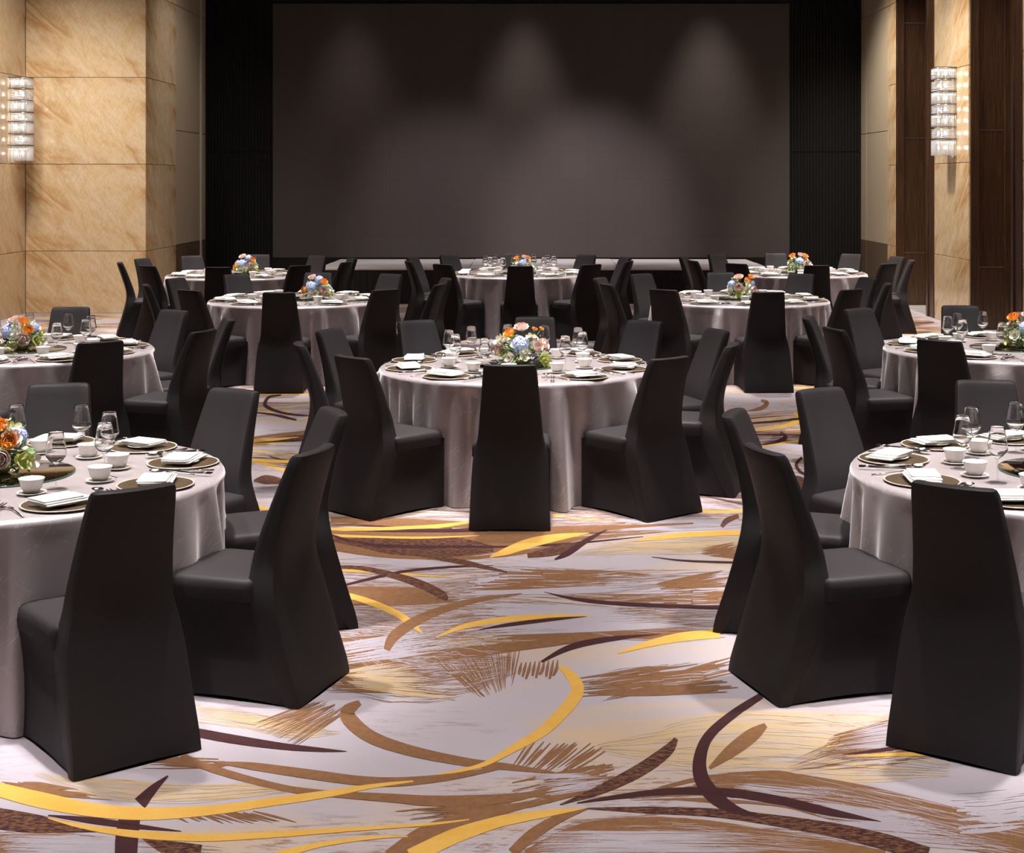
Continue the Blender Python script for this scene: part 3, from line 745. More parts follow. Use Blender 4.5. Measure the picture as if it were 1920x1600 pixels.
R('c_mixed', (1268, 1386, 8), (1250, 1410, 22), (1200, 1445, 24), (1130, 1480, 18), (1050, 1510, 2))
R('c_brown', (1436, 1361, 10), (1410, 1380, 26), (1370, 1410, 24), (1330, 1442, 6))
R('c_mixed', (1100, 1517, 2), (1210, 1520, 12), (1335, 1525, 16), (1435, 1537, 20), (1560, 1557, 26), (1660, 1580, 30), (1740, 1604, 28))
R('c_plum', (1428, 1305, 12), (1375, 1340, 16), (1330, 1380, 19), (1313, 1420, 24), (1315, 1460, 28), (1340, 1495, 28), (1380, 1520, 16), (1425, 1532, 3))
R('c_plum', (1082, 1507, 2), (1160, 1495, 9), (1260, 1485, 13), (1360, 1487, 16), (1460, 1502, 17), (1560, 1525, 15), (1652, 1542, 1))
R('c_plum', (1580, 1416, 1), (1650, 1408, 7), (1740, 1394, 8)); R('c_gold', (1585, 1419, 1), (1650, 1417, 6), (1740, 1414, 8))
R('c_plum', (1015, 1242, 4), (1068, 1215, 11), (1137, 1200, 10), (1238, 1190, 1))
R('c_gold', (1159, 1226, 2), (1217, 1208, 12), (1281, 1195, 17), (1350, 1189, 16)); R('c_gold', (1330, 1182, 1), (1370, 1175, 6), (1420, 1172, 8))
R('c_gold', (625, 1110, 8), (686, 1127, 11), (739, 1149, 12), (771, 1170, 12), (792, 1188, 2))
R('c_brown', (725, 1220, 12), (739, 1194, 20), (781, 1165, 18), (834, 1143, 14), (898, 1125, 9), (978, 1114, 2))
R('c_gold', (615, 1069, 5), (696, 1073, 5), (765, 1078, 4), (850, 1084, 1))
R('c_plum', (622, 1105, 3), (686, 1088, 5), (760, 1072, 5), (845, 1064, 4), (925, 1061, 1))
R('c_mixed', (615, 1064, 4), (675, 1066, 8), (739, 1080, 12), (792, 1098, 16), (829, 1117, 16), (838, 1126, 5))
R('c_gold', (818, 1196, 2), (872, 1175, 9), (951, 1162, 11), (1031, 1157, 9), (1105, 1155, 2))
R('c_plum', (898, 1182, 1), (951, 1173, 7), (1031, 1163, 7), (1100, 1157, 1))
R('c_plum', (1020, 1111, 1), (1084, 1125, 6), (1164, 1133, 7), (1270, 1138, 7), (1440, 1142, 7))
R('c_gold', (600, 992, 4), (686, 993, 6), (765, 990, 6), (824, 987, 7), (885, 979, 4)); R('c_gold', (600, 1004, 6), (686, 1007, 4), (792, 1009, 4), (898, 1005, 1))
R('c_plum', (605, 998, 2), (675, 1020, 7), (765, 1026, 6), (872, 1026, 5), (951, 1026, 4), (1058, 1021, 4), (1206, 1007, 1))
R('c_mixed', (654, 1016, 3), (718, 1034, 8), (792, 1042, 7), (872, 1056, 10), (951, 1074, 3))
R('c_mixed', (989, 1043, 8), (1047, 1032, 18), (1090, 1018, 6)); R('c_gold', (919, 1045, 3), (951, 1034, 14), (994, 1019, 18), (1047, 1008, 13), (1105, 1000, 1))
R('c_plum', (1040, 1050, 3), (1066, 1037, 11), (1100, 1014, 9), (1138, 994, 2))
R('c_gold', (1190, 1016, 1), (1244, 1008, 8), (1313, 1002, 10), (1420, 999, 9)); R('c_plum', (1222, 1045, 1), (1270, 1051, 3), (1323, 1054, 4), (1400, 1056, 4))
R('c_mixed', (1353, 989, 7), (1363, 977, 11), (1385, 968, 8))
# glimpses between the chairs further back
R('c_plum', (527, 741, 3), (505, 745, 5), (497, 756, 7), (500, 763, 7), (520, 772, 5), (550, 778, 4), (580, 780, 2))
R('c_plum', (480, 774, 2), (512, 778, 4), (535, 783, 5), (556, 788, 3)); R('c_mixed', (476, 902, 4), (497, 900, 17), (520, 902, 13), (534, 906, 10))
R('c_gold', (470, 828, 6), (520, 824, 5), (560, 820, 1)); R('c_gold', (466, 863, 5), (510, 865, 6), (560, 867, 5)); R('c_gold', (466, 945, 8), (490, 953, 7), (515, 960, 2))
R('c_plum', (1463, 811, 4), (1473, 820, 8), (1456, 829, 6), (1418, 836, 1)); R('c_plum', (1504, 858, 5), (1493, 871, 6), (1499, 884, 6), (1510, 890, 5))
R('c_mixed', (1480, 896, 8), (1497, 906, 26), (1510, 914, 10)); R('c_brown', (1427, 751, 4), (1438, 756, 8), (1427, 766, 7), (1400, 771, 1))
cpo = link('carpet_pattern', cp.build(), floor); cpo['kind'] = 'stuff'

# ------------------------------------------------------------------ chair
CH_H = 0.95
YR = [(0, -0.30), (0.05, -0.292), (0.2, -0.245), (0.36, -0.200), (0.46, -0.178), (0.56, -0.176), (0.70, -0.207), (0.95, -0.288)]
YFB = [(0.40, -0.055), (0.48, -0.062), (0.56, -0.075), (0.70, -0.125), (0.95, -0.228)]
WB = [(0, 0.470), (0.2, 0.456), (0.36, 0.440), (0.44, 0.418), (0.52, 0.380), (0.62, 0.362), (0.95, 0.305)]
ZJ = 0.43
def chair_meshes():
    # backrest: loft of rounded rectangles bowed to the rear
    v = []; f = []; n = 28
    zs = [ZJ - 0.018, ZJ, 0.46, 0.49, 0.52, 0.56, 0.61, 0.68, 0.76, 0.84, 0.90, 0.932, 0.945, 0.95]
    for i, z in enumerate(zs):
        yr, yf, w = sinterp(YR, z), sinterp(YFB, z), sinterp(WB, z)
        sh = {0.932: 0.001, 0.945: 0.005, 0.95: 0.013}.get(z, 0.0)
        yr += sh; yf -= sh; hw_ = w / 2 - sh
        rad = 0.016
        ring = []
        bow = 0.03 * min(1, max(0, (z - 0.5) / 0.3)) 
        def pt(x, y): ring.append((x, y + bow * ((x / hw_) ** 2 - 0.55) * 0.8, z))
        m = 7
        for k in range(m): pt(-hw_ + rad + (2 * hw_ - 2 * rad) * k / (m - 1), yr)
        pt(hw_ - rad * 0.3, yr + rad * 0.3); 
        for k in range(5): pt(hw_, yr + rad + (yf - yr - 2 * rad) * k / 4)
        pt(hw_ - rad * 0.3, yf - rad * 0.3)
        for k in range(m): pt(hw_ - rad - (2 * hw_ - 2 * rad) * k / (m - 1), yf)
        pt(-hw_ + rad * 0.3, yf - rad * 0.3)
        for k in range(5): pt(-hw_, yf - rad - (yf - yr - 2 * rad) * k / 4)
        pt(-hw_ + rad * 0.3, yr + rad * 0.3)
        n = len(ring); v += ring
    for i in range(len(zs) - 1):
        for j in range(n):
            k = (j + 1) % n; f.append((i * n + j, i * n + k, (i + 1) * n + k, (i + 1) * n + j))
    f.append(tuple(range((len(zs) - 1) * n, len(zs) * n)))
    back = mesh_from('backrest', v, f, M['spandex'], True)
    # seat: rounded cushion
    bm = bmesh.new()
    nx_, ny_ = 12, 12; sx_, sy0, sy1 = 0.23, -0.10, 0.30
    v = []; f = []
    prof = [(0.385, 0.0), (0.40, 0.0), (0.43, 0.0), (0.452, 0.004), (0.464, 0.012), (0.471, 0.026)]
    def outline(ins):
        pts = []; rc = 0.045; hx = sx_ - ins
        x0, x1, y0, y1 = -hx, hx, sy0 + ins * 0.2, sy1 - ins
        for cx_, cy_, a0 in ((x1 - rc, y0 + rc, -pi / 2), (x1 - rc, y1 - rc, 0), (x0 + rc, y1 - rc, pi / 2), (x0 + rc, y0 + rc, pi)):
            for k in range(5):
                a = a0 + k * pi / 8; pts.append((cx_ + rc * cos(a), cy_ + rc * sin(a)))
            
        return pts
    rings = [[(x, y, z) for x, y in outline(ins)] for z, ins in prof]
    for s_, z in ((0.72, 0.479), (0.4, 0.484), (0.12, 0.485)):
        rings.append([(x * s_, 0.10 + (y - 0.10) * s_, z) for x, y in outline(0.026)])
    v = [p for r in rings for p in r]; n = len(rings[0])
    for i in range(len(rings) - 1):
        for j in range(n):
            k = (j + 1) % n; f.append((i * n + j, i * n + k, (i + 1) * n + k, (i + 1) * n + j))
    f.append(tuple(range((len(rings) - 1) * n, len(rings) * n)))
    seat = mesh_from('seat', v, f, M['spandex'], True)
    # skirt stretched between the legs
    def ring_at(fz):
        ring = []
        def add(x, y, hem):
            z = hem + (ZJ - 0.01 - hem) * fz; ring.append((x, y, z))
        z0 = (ZJ - 0.01) * fz
        yr = sinterp(YR, z0); w = sinterp(WB, z0) / 2
        ys = -0.255 + (0.255 - 0.062) * fz ** 0.9                # front edge of the back-leg strip
        wf = 0.232 + 0.004 * (1 - fz); yfr = 0.298 - 0.006 * (1 - fz)
        rec = 0.048 * sin(pi * min(1, fz * 0.55 + 0.12)) * (1 - fz ** 6)      # stretch recess
        half = []
        half += [(0.0, yr - 0.004 * (1 - fz), 0.020), (w * 0.35, yr - 0.004 * (1 - fz), 0.018), (w * 0.7, yr - 0.002 * (1 - fz), 0.010), (w - 0.02, yr, 0.001), (w - 0.004, yr + 0.004, 0.0), (w, yr + 0.018, 0.0)]
        ww = w + (wf - w) * 0.05
        half += [(ww, (yr + ys) / 2, 0.0), (ww - 0.001, ys, 0.001), (ww - 0.012 * (1 - fz ** 6) , ys + 0.012, 0.004)]
        for t in (0.15, 0.35, 0.55, 0.75, 0.9):
            y = ys + 0.02 + (yfr - 0.03 - ys - 0.02) * t
            half.append((ww + (wf - ww) * t - rec * (1 - (2 * t - 1) ** 6) , y, 0.004 + 0.022 * sin(pi * t)))
        half += [(wf - 0.001, yfr - 0.03, 0.0), (wf - 0.003, yfr - 0.008, 0.0), (wf - 0.012, yfr, 0.0), (wf - 0.03, yfr, 0.002), (wf * 0.5, yfr - rec * 0.5, 0.02), (0.0, yfr - rec * 0.6, 0.026)]
        for x, y, h in half: add(x, y, h * 0.55 + 0.001)
        for x, y, h in reversed(half[1:-1]): add(-x, y, h * 0.55 + 0.001)
        return ring
    fr = [0, 0.02, 0.06, 0.14, 0.26, 0.40, 0.55, 0.70, 0.82, 0.90, 0.96, 1.0]
    v = []; f = []
    for q in fr:
        r = ring_at(q); n = len(r); v += r
    for i in range(len(fr) - 1):
        for j in range(n):
            k = (j + 1) % n; f.append((i * n + j, i * n + k, (i + 1) * n + k, (i + 1) * n + j))
    skirt = mesh_from('skirt', v, f, M['spandex'], True)
    for me in (back, seat, skirt):
        b = bmesh.new(); b.from_mesh(me); bmesh.ops.recalc_face_normals(b, faces=b.faces); b.to_mesh(me); b.free()
        me.set_sharp_from_angle(angle=radians(33))
    return back, seat, skirt
CHAIR = chair_meshes()

TPH = {'FL': 'marble-side table, fourth row from stage', 'FR': 'wood-side table, fourth row from stage',
       'C': 'middle table, third row from stage', 'ML': 'marble-side table, third row from stage', 'MR': 'wood-side table, third row from stage',
       'BL': 'marble-side table, second row from stage', 'BR': 'wood-side table, second row from stage',
       'KL': 'marble-side table, first row by stage', 'KC': 'middle table, first row by stage', 'KR': 'wood-side table, first row by stage'}
ANG = [-90, -54, -18, 18, 54, 90, 126, 162, 198, 234]
SEAT = ['seat facing the stage', 'first seat wood-side of stage-facing seat', 'second seat wood-side of stage-facing seat',
        'second seat wood-side of stage-backing seat', 'first seat wood-side of stage-backing seat', 'seat backing the stage',
        'first seat marble-side of stage-backing seat', 'second seat marble-side of stage-backing seat',
        'second seat marble-side of stage-facing seat', 'first seat marble-side of stage-facing seat']
# top-of-backrest centres read off the photograph (seat index: pixel)
TOPS = {
    'FL': {1: (240, 912), 2: (582, 842), 3: (612, 770), 4: (443, 730), 5: (112, 720)},
    'FR': {9: (1790, 912), 8: (1428, 845), 7: (1370, 775), 6: (1530, 730), 5: (1845, 713)},
    'C': {0: (957, 681), 9: (662, 668), 1: (1240, 667), 8: (562, 643), 7: (614, 618), 2: (1372, 645), 3: (1348, 618), 6: (782, 602), 5: (1004, 594), 4: (1212, 602)},
    'ML': {1: (192, 640), 2: (386, 620), 3: (432, 598), 4: (325, 582), 5: (135, 576)},
    'MR': {9: (1773, 633), 8: (1580, 614), 7: (1513, 594), 6: (1605, 578), 5: (1799, 572)},
    'BL': {0: (525, 547), 1: (726, 541), 2: (826, 530), 3: (839, 519), 4: (735, 512), 5: (597, 510), 6: (443, 514), 8: (273, 533), 7: (325, 520), 9: (356, 544)},
    'BR': {0: (1438, 544), 9: (1246, 541), 8: (1134, 530), 7: (1121, 519), 6: (1201, 512), 5: (1351, 510), 4: (1504, 511), 3: (1630, 517), 2: (1666, 527), 1: (1595, 540)},
    'KL': {8: (224, 492), 7: (264, 484), 9: (281, 497), 6: (358, 480), 0: (412, 498), 5: (486, 476), 4: (598, 478), 1: (564, 496), 2: (651, 489), 3: (663, 482)},
    'KC': {0: (974, 496), 9: (834, 493), 8: (764, 488), 7: (771, 481), 6: (840, 477), 5: (966, 475), 4: (1101, 476), 1: (1106, 494), 3: (1175, 481), 2: (1182, 487)},
    'KR': {7: (1279, 480), 8: (1297, 488), 6: (1342, 475), 9: (1380, 493), 5: (1455, 474), 0: (1529, 494), 4: (1597, 474), 1: (1660, 491), 3: (1685, 479), 2: (1711, 485)},
}
WGT = {'FL': 0.7, 'FR': 0.7, 'C': 0.6, 'ML': 0.4, 'MR': 0.4}
TOPR = 1.44
BLOF = 0.262          # distance of the top of the backrest behind the chair's origin

chair_rng = random.Random(3)
CHAIRPOS = {}
def place_chair(tk, k):
    cx_, cy_ = TABLES[tk]; a = radians(ANG[k])
    mx_, my_ = cx_ + TOPR * cos(a), cy_ + TOPR * sin(a)
    if k in TOPS[tk]:
        px_, py_ = TOPS[tk][k]
        d = (CAMH - 0.945) * FPX / (py_ - CY)
        w = WGT.get(tk, 0.25)
        my_ = my_ + (d - my_) * w
        mx_ = (px_ - CX) * my_ / FPX
    dx, dy = cx_ - mx_, cy_ - my_; q = sqrt(dx * dx + dy * dy)
    ux, uy = dx / q, dy / q
    back = max(BLOF, 0.0)
    bx_, by_ = mx_ + ux * back, my_ + uy * back
    # keep the front of the seat off the tablecloth
    rr = sqrt((cx_ - bx_) ** 2 + (cy_ - by_) ** 2)
    need = 1.195
    if rr < need: bx_ -= ux * (need - rr); by_ -= uy * (need - rr)
    yaw = atan2(uy, ux) - pi / 2 + chair_rng.gauss(0, 0.02)
    # anything of it in the frame?
    xs = [proj(bx_ + dx_, by_ + dy_, z) for dx_ in (-0.3, 0.3) for dy_ in (-0.3, 0.3) for z in (0, 0.95)]
    if max(p[0] for p in xs) < 5 or min(p[0] for p in xs) > 1915: return
    root = link('banquet_chair', None, None, (bx_, by_, 0), (0, 0, yaw))
    tag(root, 'black cloth-covered chair, %s, %s' % (SEAT[k], TPH[tk]), 'chair', 'covered chairs of the ' + TPH[tk])
    for nm, me in zip(('backrest', 'seat', 'skirt'), CHAIR): link(nm, me, root)
for tk in TABLES:
    for k in range(10): place_chair(tk, k)

# ------------------------------------------------------------------ tables
TH, TR = 0.765, 0.925
def cloth_mesh(seed):
    r = random.Random(seed); seg = 420
    folds = []
    waves = [(r.randint(8, 13), r.uniform(0, 6.28), r.uniform(0.5, 1)) for _ in range(2)] + [(r.randint(17, 24), r.uniform(0, 6.28), r.uniform(0.8, 1.2)) for _ in range(2)] + [(r.randint(27, 38), r.uniform(0, 6.28), r.uniform(0.4, 0.7)) for _ in range(2)]
    rad_top = [0.0, 0.3, 0.6, 0.8, TR - 0.03]
    v = []; uv = []; f = []
    def fold(a, t):
        s = sum(am * cos(n * a + p + 0.6 * sin(3 * a + p)) for n, p, am in waves) / 3.0
        s = s + 0.35 * max(0, s) ** 2
        between = 0.5 - 0.5 * cos(10 * (a + pi / 2))          # 0 in front of a chair, 1 between chairs
        return s, between
    rows = []
    for q in rad_top: rows.append(('t', q))
    for k in range(1, 5): rows.append(('e', k / 4 * pi / 2))
    for t in (0.05, 0.11, 0.19, 0.29, 0.40, 0.52, 0.64, 0.76, 0.87, 0.95, 1.0): rows.append(('d', t))
    for kind, q in rows:
        for j in range(seg):
            a = 2 * pi * j / seg
            if kind == 't': rr, z = max(q, 1e-4), TH; vv = q
            elif kind == 'e': rr, z = TR - 0.03 + 0.03 * sin(q), TH - 0.03 + 0.03 * cos(q); vv = TR + 0.03 * q
            else:
                s, b = fold(a, q)
                amp = 0.014 + 0.050 * min(1, q * 2.2) 
                rr = TR - 0.006 - 0.016 * min(1, q * 2.2) + 0.02 * q + amp * s * (0.6 + 0.7 * b) + 0.075 * q * b ** 1.5 + 0.06 * q * max(0, s) * (0.35 + 0.65 * b)
                z = (TH - 0.03) * (1 - q) + 0.005; vv = TR + 0.05 + (TH) * q
            v.append((rr * cos(a), rr * sin(a), z))
            if kind == 't' or kind == 'e': uv.append((rr * cos(a), rr * sin(a)))
            else: uv.append((TR * cos(a) + 0.0, TR * sin(a)) if q == -1 else (a * TR, 3 + vv))
    n = seg
    for i in range(len(rows) - 1):
        for j in range(n):
            k = (j + 1) % n; f.append((i * n + j, (i + 1) * n + j, (i + 1) * n + k, i * n + k))
    me = mesh_from('tablecloth', v, f, M['satin'], True, uv)
    # give the drop its own uv along the seam
    lay = me.uv_layers[0]
    for p in me.polygons:
        cs = [lay.data[l].uv for l in p.loop_indices]
        vidx = [me.loops[l].vertex_index for l in p.loop_indices]
        if any(i // n >= len(rad_top) + 4 for i in vidx):
            for l, i in zip(p.loop_indices, vidx):
                a = 2 * pi * (i % n) / n
                if (i % n) == 0 and any((q % n) > n - 3 for q in vidx): a = 2 * pi
                row = i // n
                z = me.vertices[i].co.z
                lay.data[l].uv = (a * TR, 3 + (TH - z))
    return me
cloths = [cloth_mesh(s) for s in (1, 2, 3, 4)]
top_me = mesh_from('tabletop', *lathe([(0.0, TH - 0.04), (0.86, TH - 0.04), (0.88, TH - 0.03), (0.88, TH - 0.008), (0.0, TH - 0.008)], 48), M['bronze'])
leg_me = mesh_from('table_leg', *tube([(0, 0, 0.0), (0, 0, TH - 0.04)], 0.02, 8), M['bronze'], True)
TZ = TH + 0.0005
for i, (tk, (x, y)) in enumerate(TABLES.items()):
    root = tag(link('banquet_table', None, None, (x, y, 0)), 'round table in floor-length silver-mauve satin cloth, ' + TPH[tk], 'table', 'round banquet tables')
    link('tablecloth', cloths[i % 4], root, (0, 0, 0), (0, 0, radians(36 * (i * 3 % 10))))
    link('tabletop', top_me, root)
    for k in range(4):
        a = pi / 4 + k * pi / 2; link('leg', leg_me, root, (0.6 * cos(a), 0.6 * sin(a), 0))

# ------------------------------------------------------------------ tableware prototypes
def L(name, profile, seg, mat, smooth=True, cap=True):
    return mesh_from(name, *lathe(profile, seg, False, cap), mat, smooth)
ch_body = L('plate_body', [(0.0, 0.004), (0.10, 0.004), (0.105, 0.0), (0.148, 0.006), (0.1505, 0.0085), (0.147, 0.0095), (0.108, 0.0055), (0.0, 0.0055)], 40, M['charger'])
ch_rim = L('plate_rim', [(0.1495, 0.0062), (0.1550, 0.0072), (0.1560, 0.0090), (0.1545, 0.0106), (0.1495, 0.0100), (0.1495, 0.0062)], 40, M['rim'], True, False)
dessert = L('dessert_plate', [(0.0, 0.0), (0.04, 0.0), (0.044, 0.002), (0.068, 0.010), (0.070, 0.012), (0.067, 0.0125), (0.043, 0.0055), (0.0, 0.005)], 32, M['porcelain'])
saucer = L('saucer', [(0.0, 0.0), (0.028, 0.0), (0.03, 0.003), (0.056, 0.009), (0.0585, 0.0115), (0.055, 0.012), (0.03, 0.006), (0.0, 0.005)], 28, M['porcelain'])
bowl = L('tea_bowl', [(0.0, 0.0), (0.026, 0.0), (0.0275, 0.005), (0.030, 0.0065), (0.040, 0.022), (0.0445, 0.042), (0.0500, 0.0575), (0.0510, 0.0595), (0.0490, 0.0592), (0.0425, 0.043), (0.037, 0.022), (0.024, 0.010), (0.0, 0.009)], 28, M['porcelain'])
g_foot = L('glass_foot', [(0.0, 0.0), (0.037, 0.0), (0.0375, 0.0015), (0.030, 0.0025), (0.010, 0.006), (0.0045, 0.012)], 24, M['glass_stem'])
g_stem = L('glass_stem', [(0.0045, 0.012), (0.0034, 0.03), (0.0034, 0.075), (0.005, 0.092), (0.010, 0.100)], 12, M['glass_stem'], True, False)
g_bowl = L('glass_bowl', [(0.0, 0.0985), (0.010, 0.100), (0.026, 0.114), (0.0405, 0.133), (0.0425, 0.142), (0.0405, 0.158), (0.0345, 0.195), (0.0300, 0.228), (0.0293, 0.231), (0.0286, 0.228), (0.0335, 0.195), (0.0395, 0.158), (0.0415, 0.142), (0.0395, 0.134), (0.025, 0.116), (0.0, 0.104)], 28, M['glass'])
def napkin_mesh(seed):
    r = random.Random(seed); mb = MB()
    def sheet(cx_, cy_, w, h, z0, th, rot, wob):
        nx_, ny_ = 8, 6; top = []; 
        for layer in (0, 1):
            for j in range(ny_ + 1):
                for i in range(nx_ + 1):
                    u, v_ = i / nx_ - 0.5, j / ny_ - 0.5
                    ed = max(abs(u), abs(v_)) * 2
                    x, y = u * w, v_ * h
                    z = z0 + (th if layer else 0) * (1 - 0.2 * max(0, ed - 0.8) / 0.2 * layer) + wob * sin(u * 4 + seed) * cos(v_ * 3) * 0.3
                    xr, yr_ = x * cos(rot) - y * sin(rot), x * sin(rot) + y * cos(rot)
                    top.append((cx_ + xr, cy_ + yr_, z))
        n = (nx_ + 1) * (ny_ + 1); f = []
        for j in range(ny_):
            for i in range(nx_):
                a = j * (nx_ + 1) + i
                f.append((n + a, n + a + 1, n + a + nx_ + 2, n + a + nx_ + 1)); f.append((a, a + nx_ + 1, a + nx_ + 2, a + 1))
        rim = [i for i in range(nx_ + 1)] + [j * (nx_ + 1) + nx_ for j in range(1, ny_ + 1)] + [ny_ * (nx_ + 1) + i for i in range(nx_ - 1, -1, -1)] + [j * (nx_ + 1) for j in range(ny_ - 1, 0, -1)]
        for a, b in zip(rim, rim[1:] + rim[:1]): f.append((a, b, n + b, n + a))
        mb.add(top, f)
    sheet(0.008, -0.006, 0.205, 0.126, 0.0005, 0.008, r.uniform(-0.05, 0.05), 0.004)
    sheet(0.0, 0.002, 0.198, 0.122, 0.0085, 0.007, r.uniform(-0.05, 0.05), 0.004)
    sheet(-0.014, 0.006, 0.168, 0.118, 0.0155, 0.007, r.uniform(-0.08, 0.08), 0.005)
    return mb.mesh('napkin', M['napkin'], True)
napkins = [napkin_mesh(s) for s in range(4)]
def stick():
    return mesh_from('shaft', *tube([(0, -0.12, 0), (0, 0.0, 0), (0, 0.12, 0)], [0.0036, 0.0034, 0.0022], 8), M['lacquer'], True), \
           mesh_from('silver_band', *tube([(0, -0.098, 0), (0, -0.076, 0)], 0.0042, 8), M['silver'], True)
st_shaft, st_band = stick()
def spoon_mesh():
    mb = MB(); v = []; f = []
    for i in range(9):                       # bowl of the spoon as a shallow dish
        for j in range(7):
            a = -pi / 2 + pi * i / 8; u = sin(a); hw_ = 0.022 * cos(a) + 0.0005
            t = j / 6 * 2 - 1
            v.append((t * hw_, 0.075 + u * 0.032, 0.016 - 0.012 * (1 - t * t) * (cos(a)) + 0.001))
    for i in range(8):
        for j in range(6): a = i * 7 + j; f.append((a, a + 1, a + 8, a + 7))
    n = len(v); v += [(x, y, z - 0.0015) for x, y, z in v]; f += [tuple(n + k for k in reversed(q)) for q in list(f)]
    b_ = mesh_from('spoon_bowl', v, f, M['silver'], True)
    h_ = mesh_from('spoon_handle', *tube([(0, 0.046, 0.015), (0, 0.02, 0.016), (0, -0.05, 0.008), (0, -0.10, 0.004)], [0.0022, 0.0022, 0.0032, 0.0042], 8), M['silver'], True)
    return b_, h_
sp_bowl, sp_handle = spoon_mesh()
def fork_mesh():
    mb = MB()
    mb.add(*tube([(0, -0.10, 0.003), (0, -0.03, 0.006), (0, 0.03, 0.009), (0, 0.048, 0.009)], [0.0042, 0.003, 0.002, 0.004], 8))
    h = mb.mesh('fork_handle', M['silver'], True)
    mb = MB(); mb.add(*box_data(-0.0105, 0.0105, 0.044, 0.062, 0.0075, 0.0095))
    for k in range(4): mb.add(*tube([(-0.009 + k * 0.006, 0.060, 0.0085), (-0.009 + k * 0.006, 0.085, 0.006), (-0.009 + k * 0.006, 0.10, 0.008)], [0.0017, 0.0016, 0.0008], 6))
    return h, mb.mesh('fork_tines', M['silver'], True)
fk_handle, fk_tines = fork_mesh()
def knife_mesh():
    h = mesh_from('knife_handle', *tube([(0, -0.11, 0.004), (0, -0.05, 0.005), (0, 0.0, 0.004)], [0.0045, 0.0042, 0.003], 8), M['silver'], True)
    mb = MB(); v = [(-0.004, 0.0, 0.003), (0.005, 0.0, 0.003), (0.009, 0.06, 0.003), (0.006, 0.10, 0.003), (-0.003, 0.11, 0.003), (-0.004, 0.06, 0.003)]
    n = len(v); v2 = v + [(x, y, 0.0045) for x, y, z in v]
    f = [tuple(reversed(range(n))), tuple(range(n, 2 * n))] + [(i, (i + 1) % n, n + (i + 1) % n, n + i) for i in range(n)]
    mb.add(v2, f); return h, mb.mesh('knife_blade', M['silver'])
kn_handle, kn_blade = knife_mesh()
rest_me = bevel_box('cutlery_rest', -0.045, 0.045, -0.008, 0.008, 0.0, 0.011, M['silver'], 0.004, 2)

set_rng = random.Random(21)
def put(name, meshes, tk, k, rad, tan, z, rot, label, cat, group, bare=None):
    """a thing at (rad inward from centre, tan = diner's right) of seat k; meshes: [(part, mesh)], or bare mesh"""
    cx_, cy_ = TABLES[tk]; a = radians(ANG[k])
    ux, uy = cos(a), sin(a); rx, ry = -uy, ux             # diner looks along -u; the right hand is +r
    x, y = cx_ + ux * rad + rx * tan, cy_ + uy * rad + ry * tan
    p = proj(x, y, z)
    if not (-60 < p[0] < 1980): return None
    yaw = a + pi / 2 + rot                                   # local +y points to the table centre
    o = link(name, bare, None, (x, y, z), (0, 0, yaw))
    tag(o, '%s, %s, %s' % (label, SEAT[k], TPH[tk]), cat, group + ' on the ' + TPH[tk])
    for nm, me in meshes: link(nm, me, o)
    return o
GLASS = {'FL', 'FR', 'C', 'ML', 'MR', 'KC'}
for tk in TABLES:
    for k in range(10):
        j = lambda s: set_rng.gauss(0, s)
        pr, pt_ = 0.745 + j(0.008), j(0.012)
        put('charger_plate', [('plate_body', ch_body), ('plate_rim', ch_rim)], tk, k, pr, pt_, TZ, 0, 'bronze charger plate', 'plate', 'charger plates')
        if put('dessert_plate', [], tk, k, pr + j(0.004), pt_ + j(0.004), TZ + 0.0058, 0, 'white dessert plate', 'plate', 'dessert plates', dessert):
            put('folded_napkin', [], tk, k, pr + 0.005 + j(0.006), pt_ + j(0.01), TZ + 0.0188, j(0.28), 'folded white napkin', 'napkin', 'napkins', set_rng.choice(napkins))
        br, bt = 0.475 + j(0.012), -0.02 + j(0.015)
        put('saucer', [], tk, k, br, bt, TZ, 0, 'small white saucer', 'saucer', 'saucers', saucer)
        put('tea_bowl', [], tk, k, br, bt, TZ + 0.0062, 0, 'white tea bowl', 'bowl', 'tea bowls', bowl)
        if tk in GLASS:
            put('wine_glass', [('glass_bowl', g_bowl), ('glass_stem', g_stem), ('glass_foot', g_foot)], tk, k, 0.445 + j(0.015), 0.085 + j(0.012), TZ, 0, 'clear wine glass', 'glass', 'wine glasses')
        crot = j(0.04)
        put('cutlery_rest', [], tk, k, 0.665, 0.205, TZ, crot, 'silver cutlery rest', 'rest', 'cutlery rests', rest_me)
        for t_ in (0.222, 0.236):
            put('chopstick', [('shaft', st_shaft), ('silver_band', st_band)], tk, k, 0.745, t_, TZ + 0.0146, crot + j(0.012), 'slim black chopstick', 'chopstick', 'chopsticks')
        put('soup_spoon', [('spoon_bowl', sp_bowl), ('spoon_handle', sp_handle)], tk, k, 0.70 + j(0.01), 0.190, TZ + 0.006, 0.05 + crot + j(0.03), 'silver soup spoon', 'spoon', 'soup spoons')
        put('dinner_fork', [('fork_handle', fk_handle), ('fork_tines', fk_tines)], tk, k, 0.76 + j(0.008), -0.185 + j(0.004), TZ, j(0.04), 'silver dinner fork', 'fork', 'dinner forks')

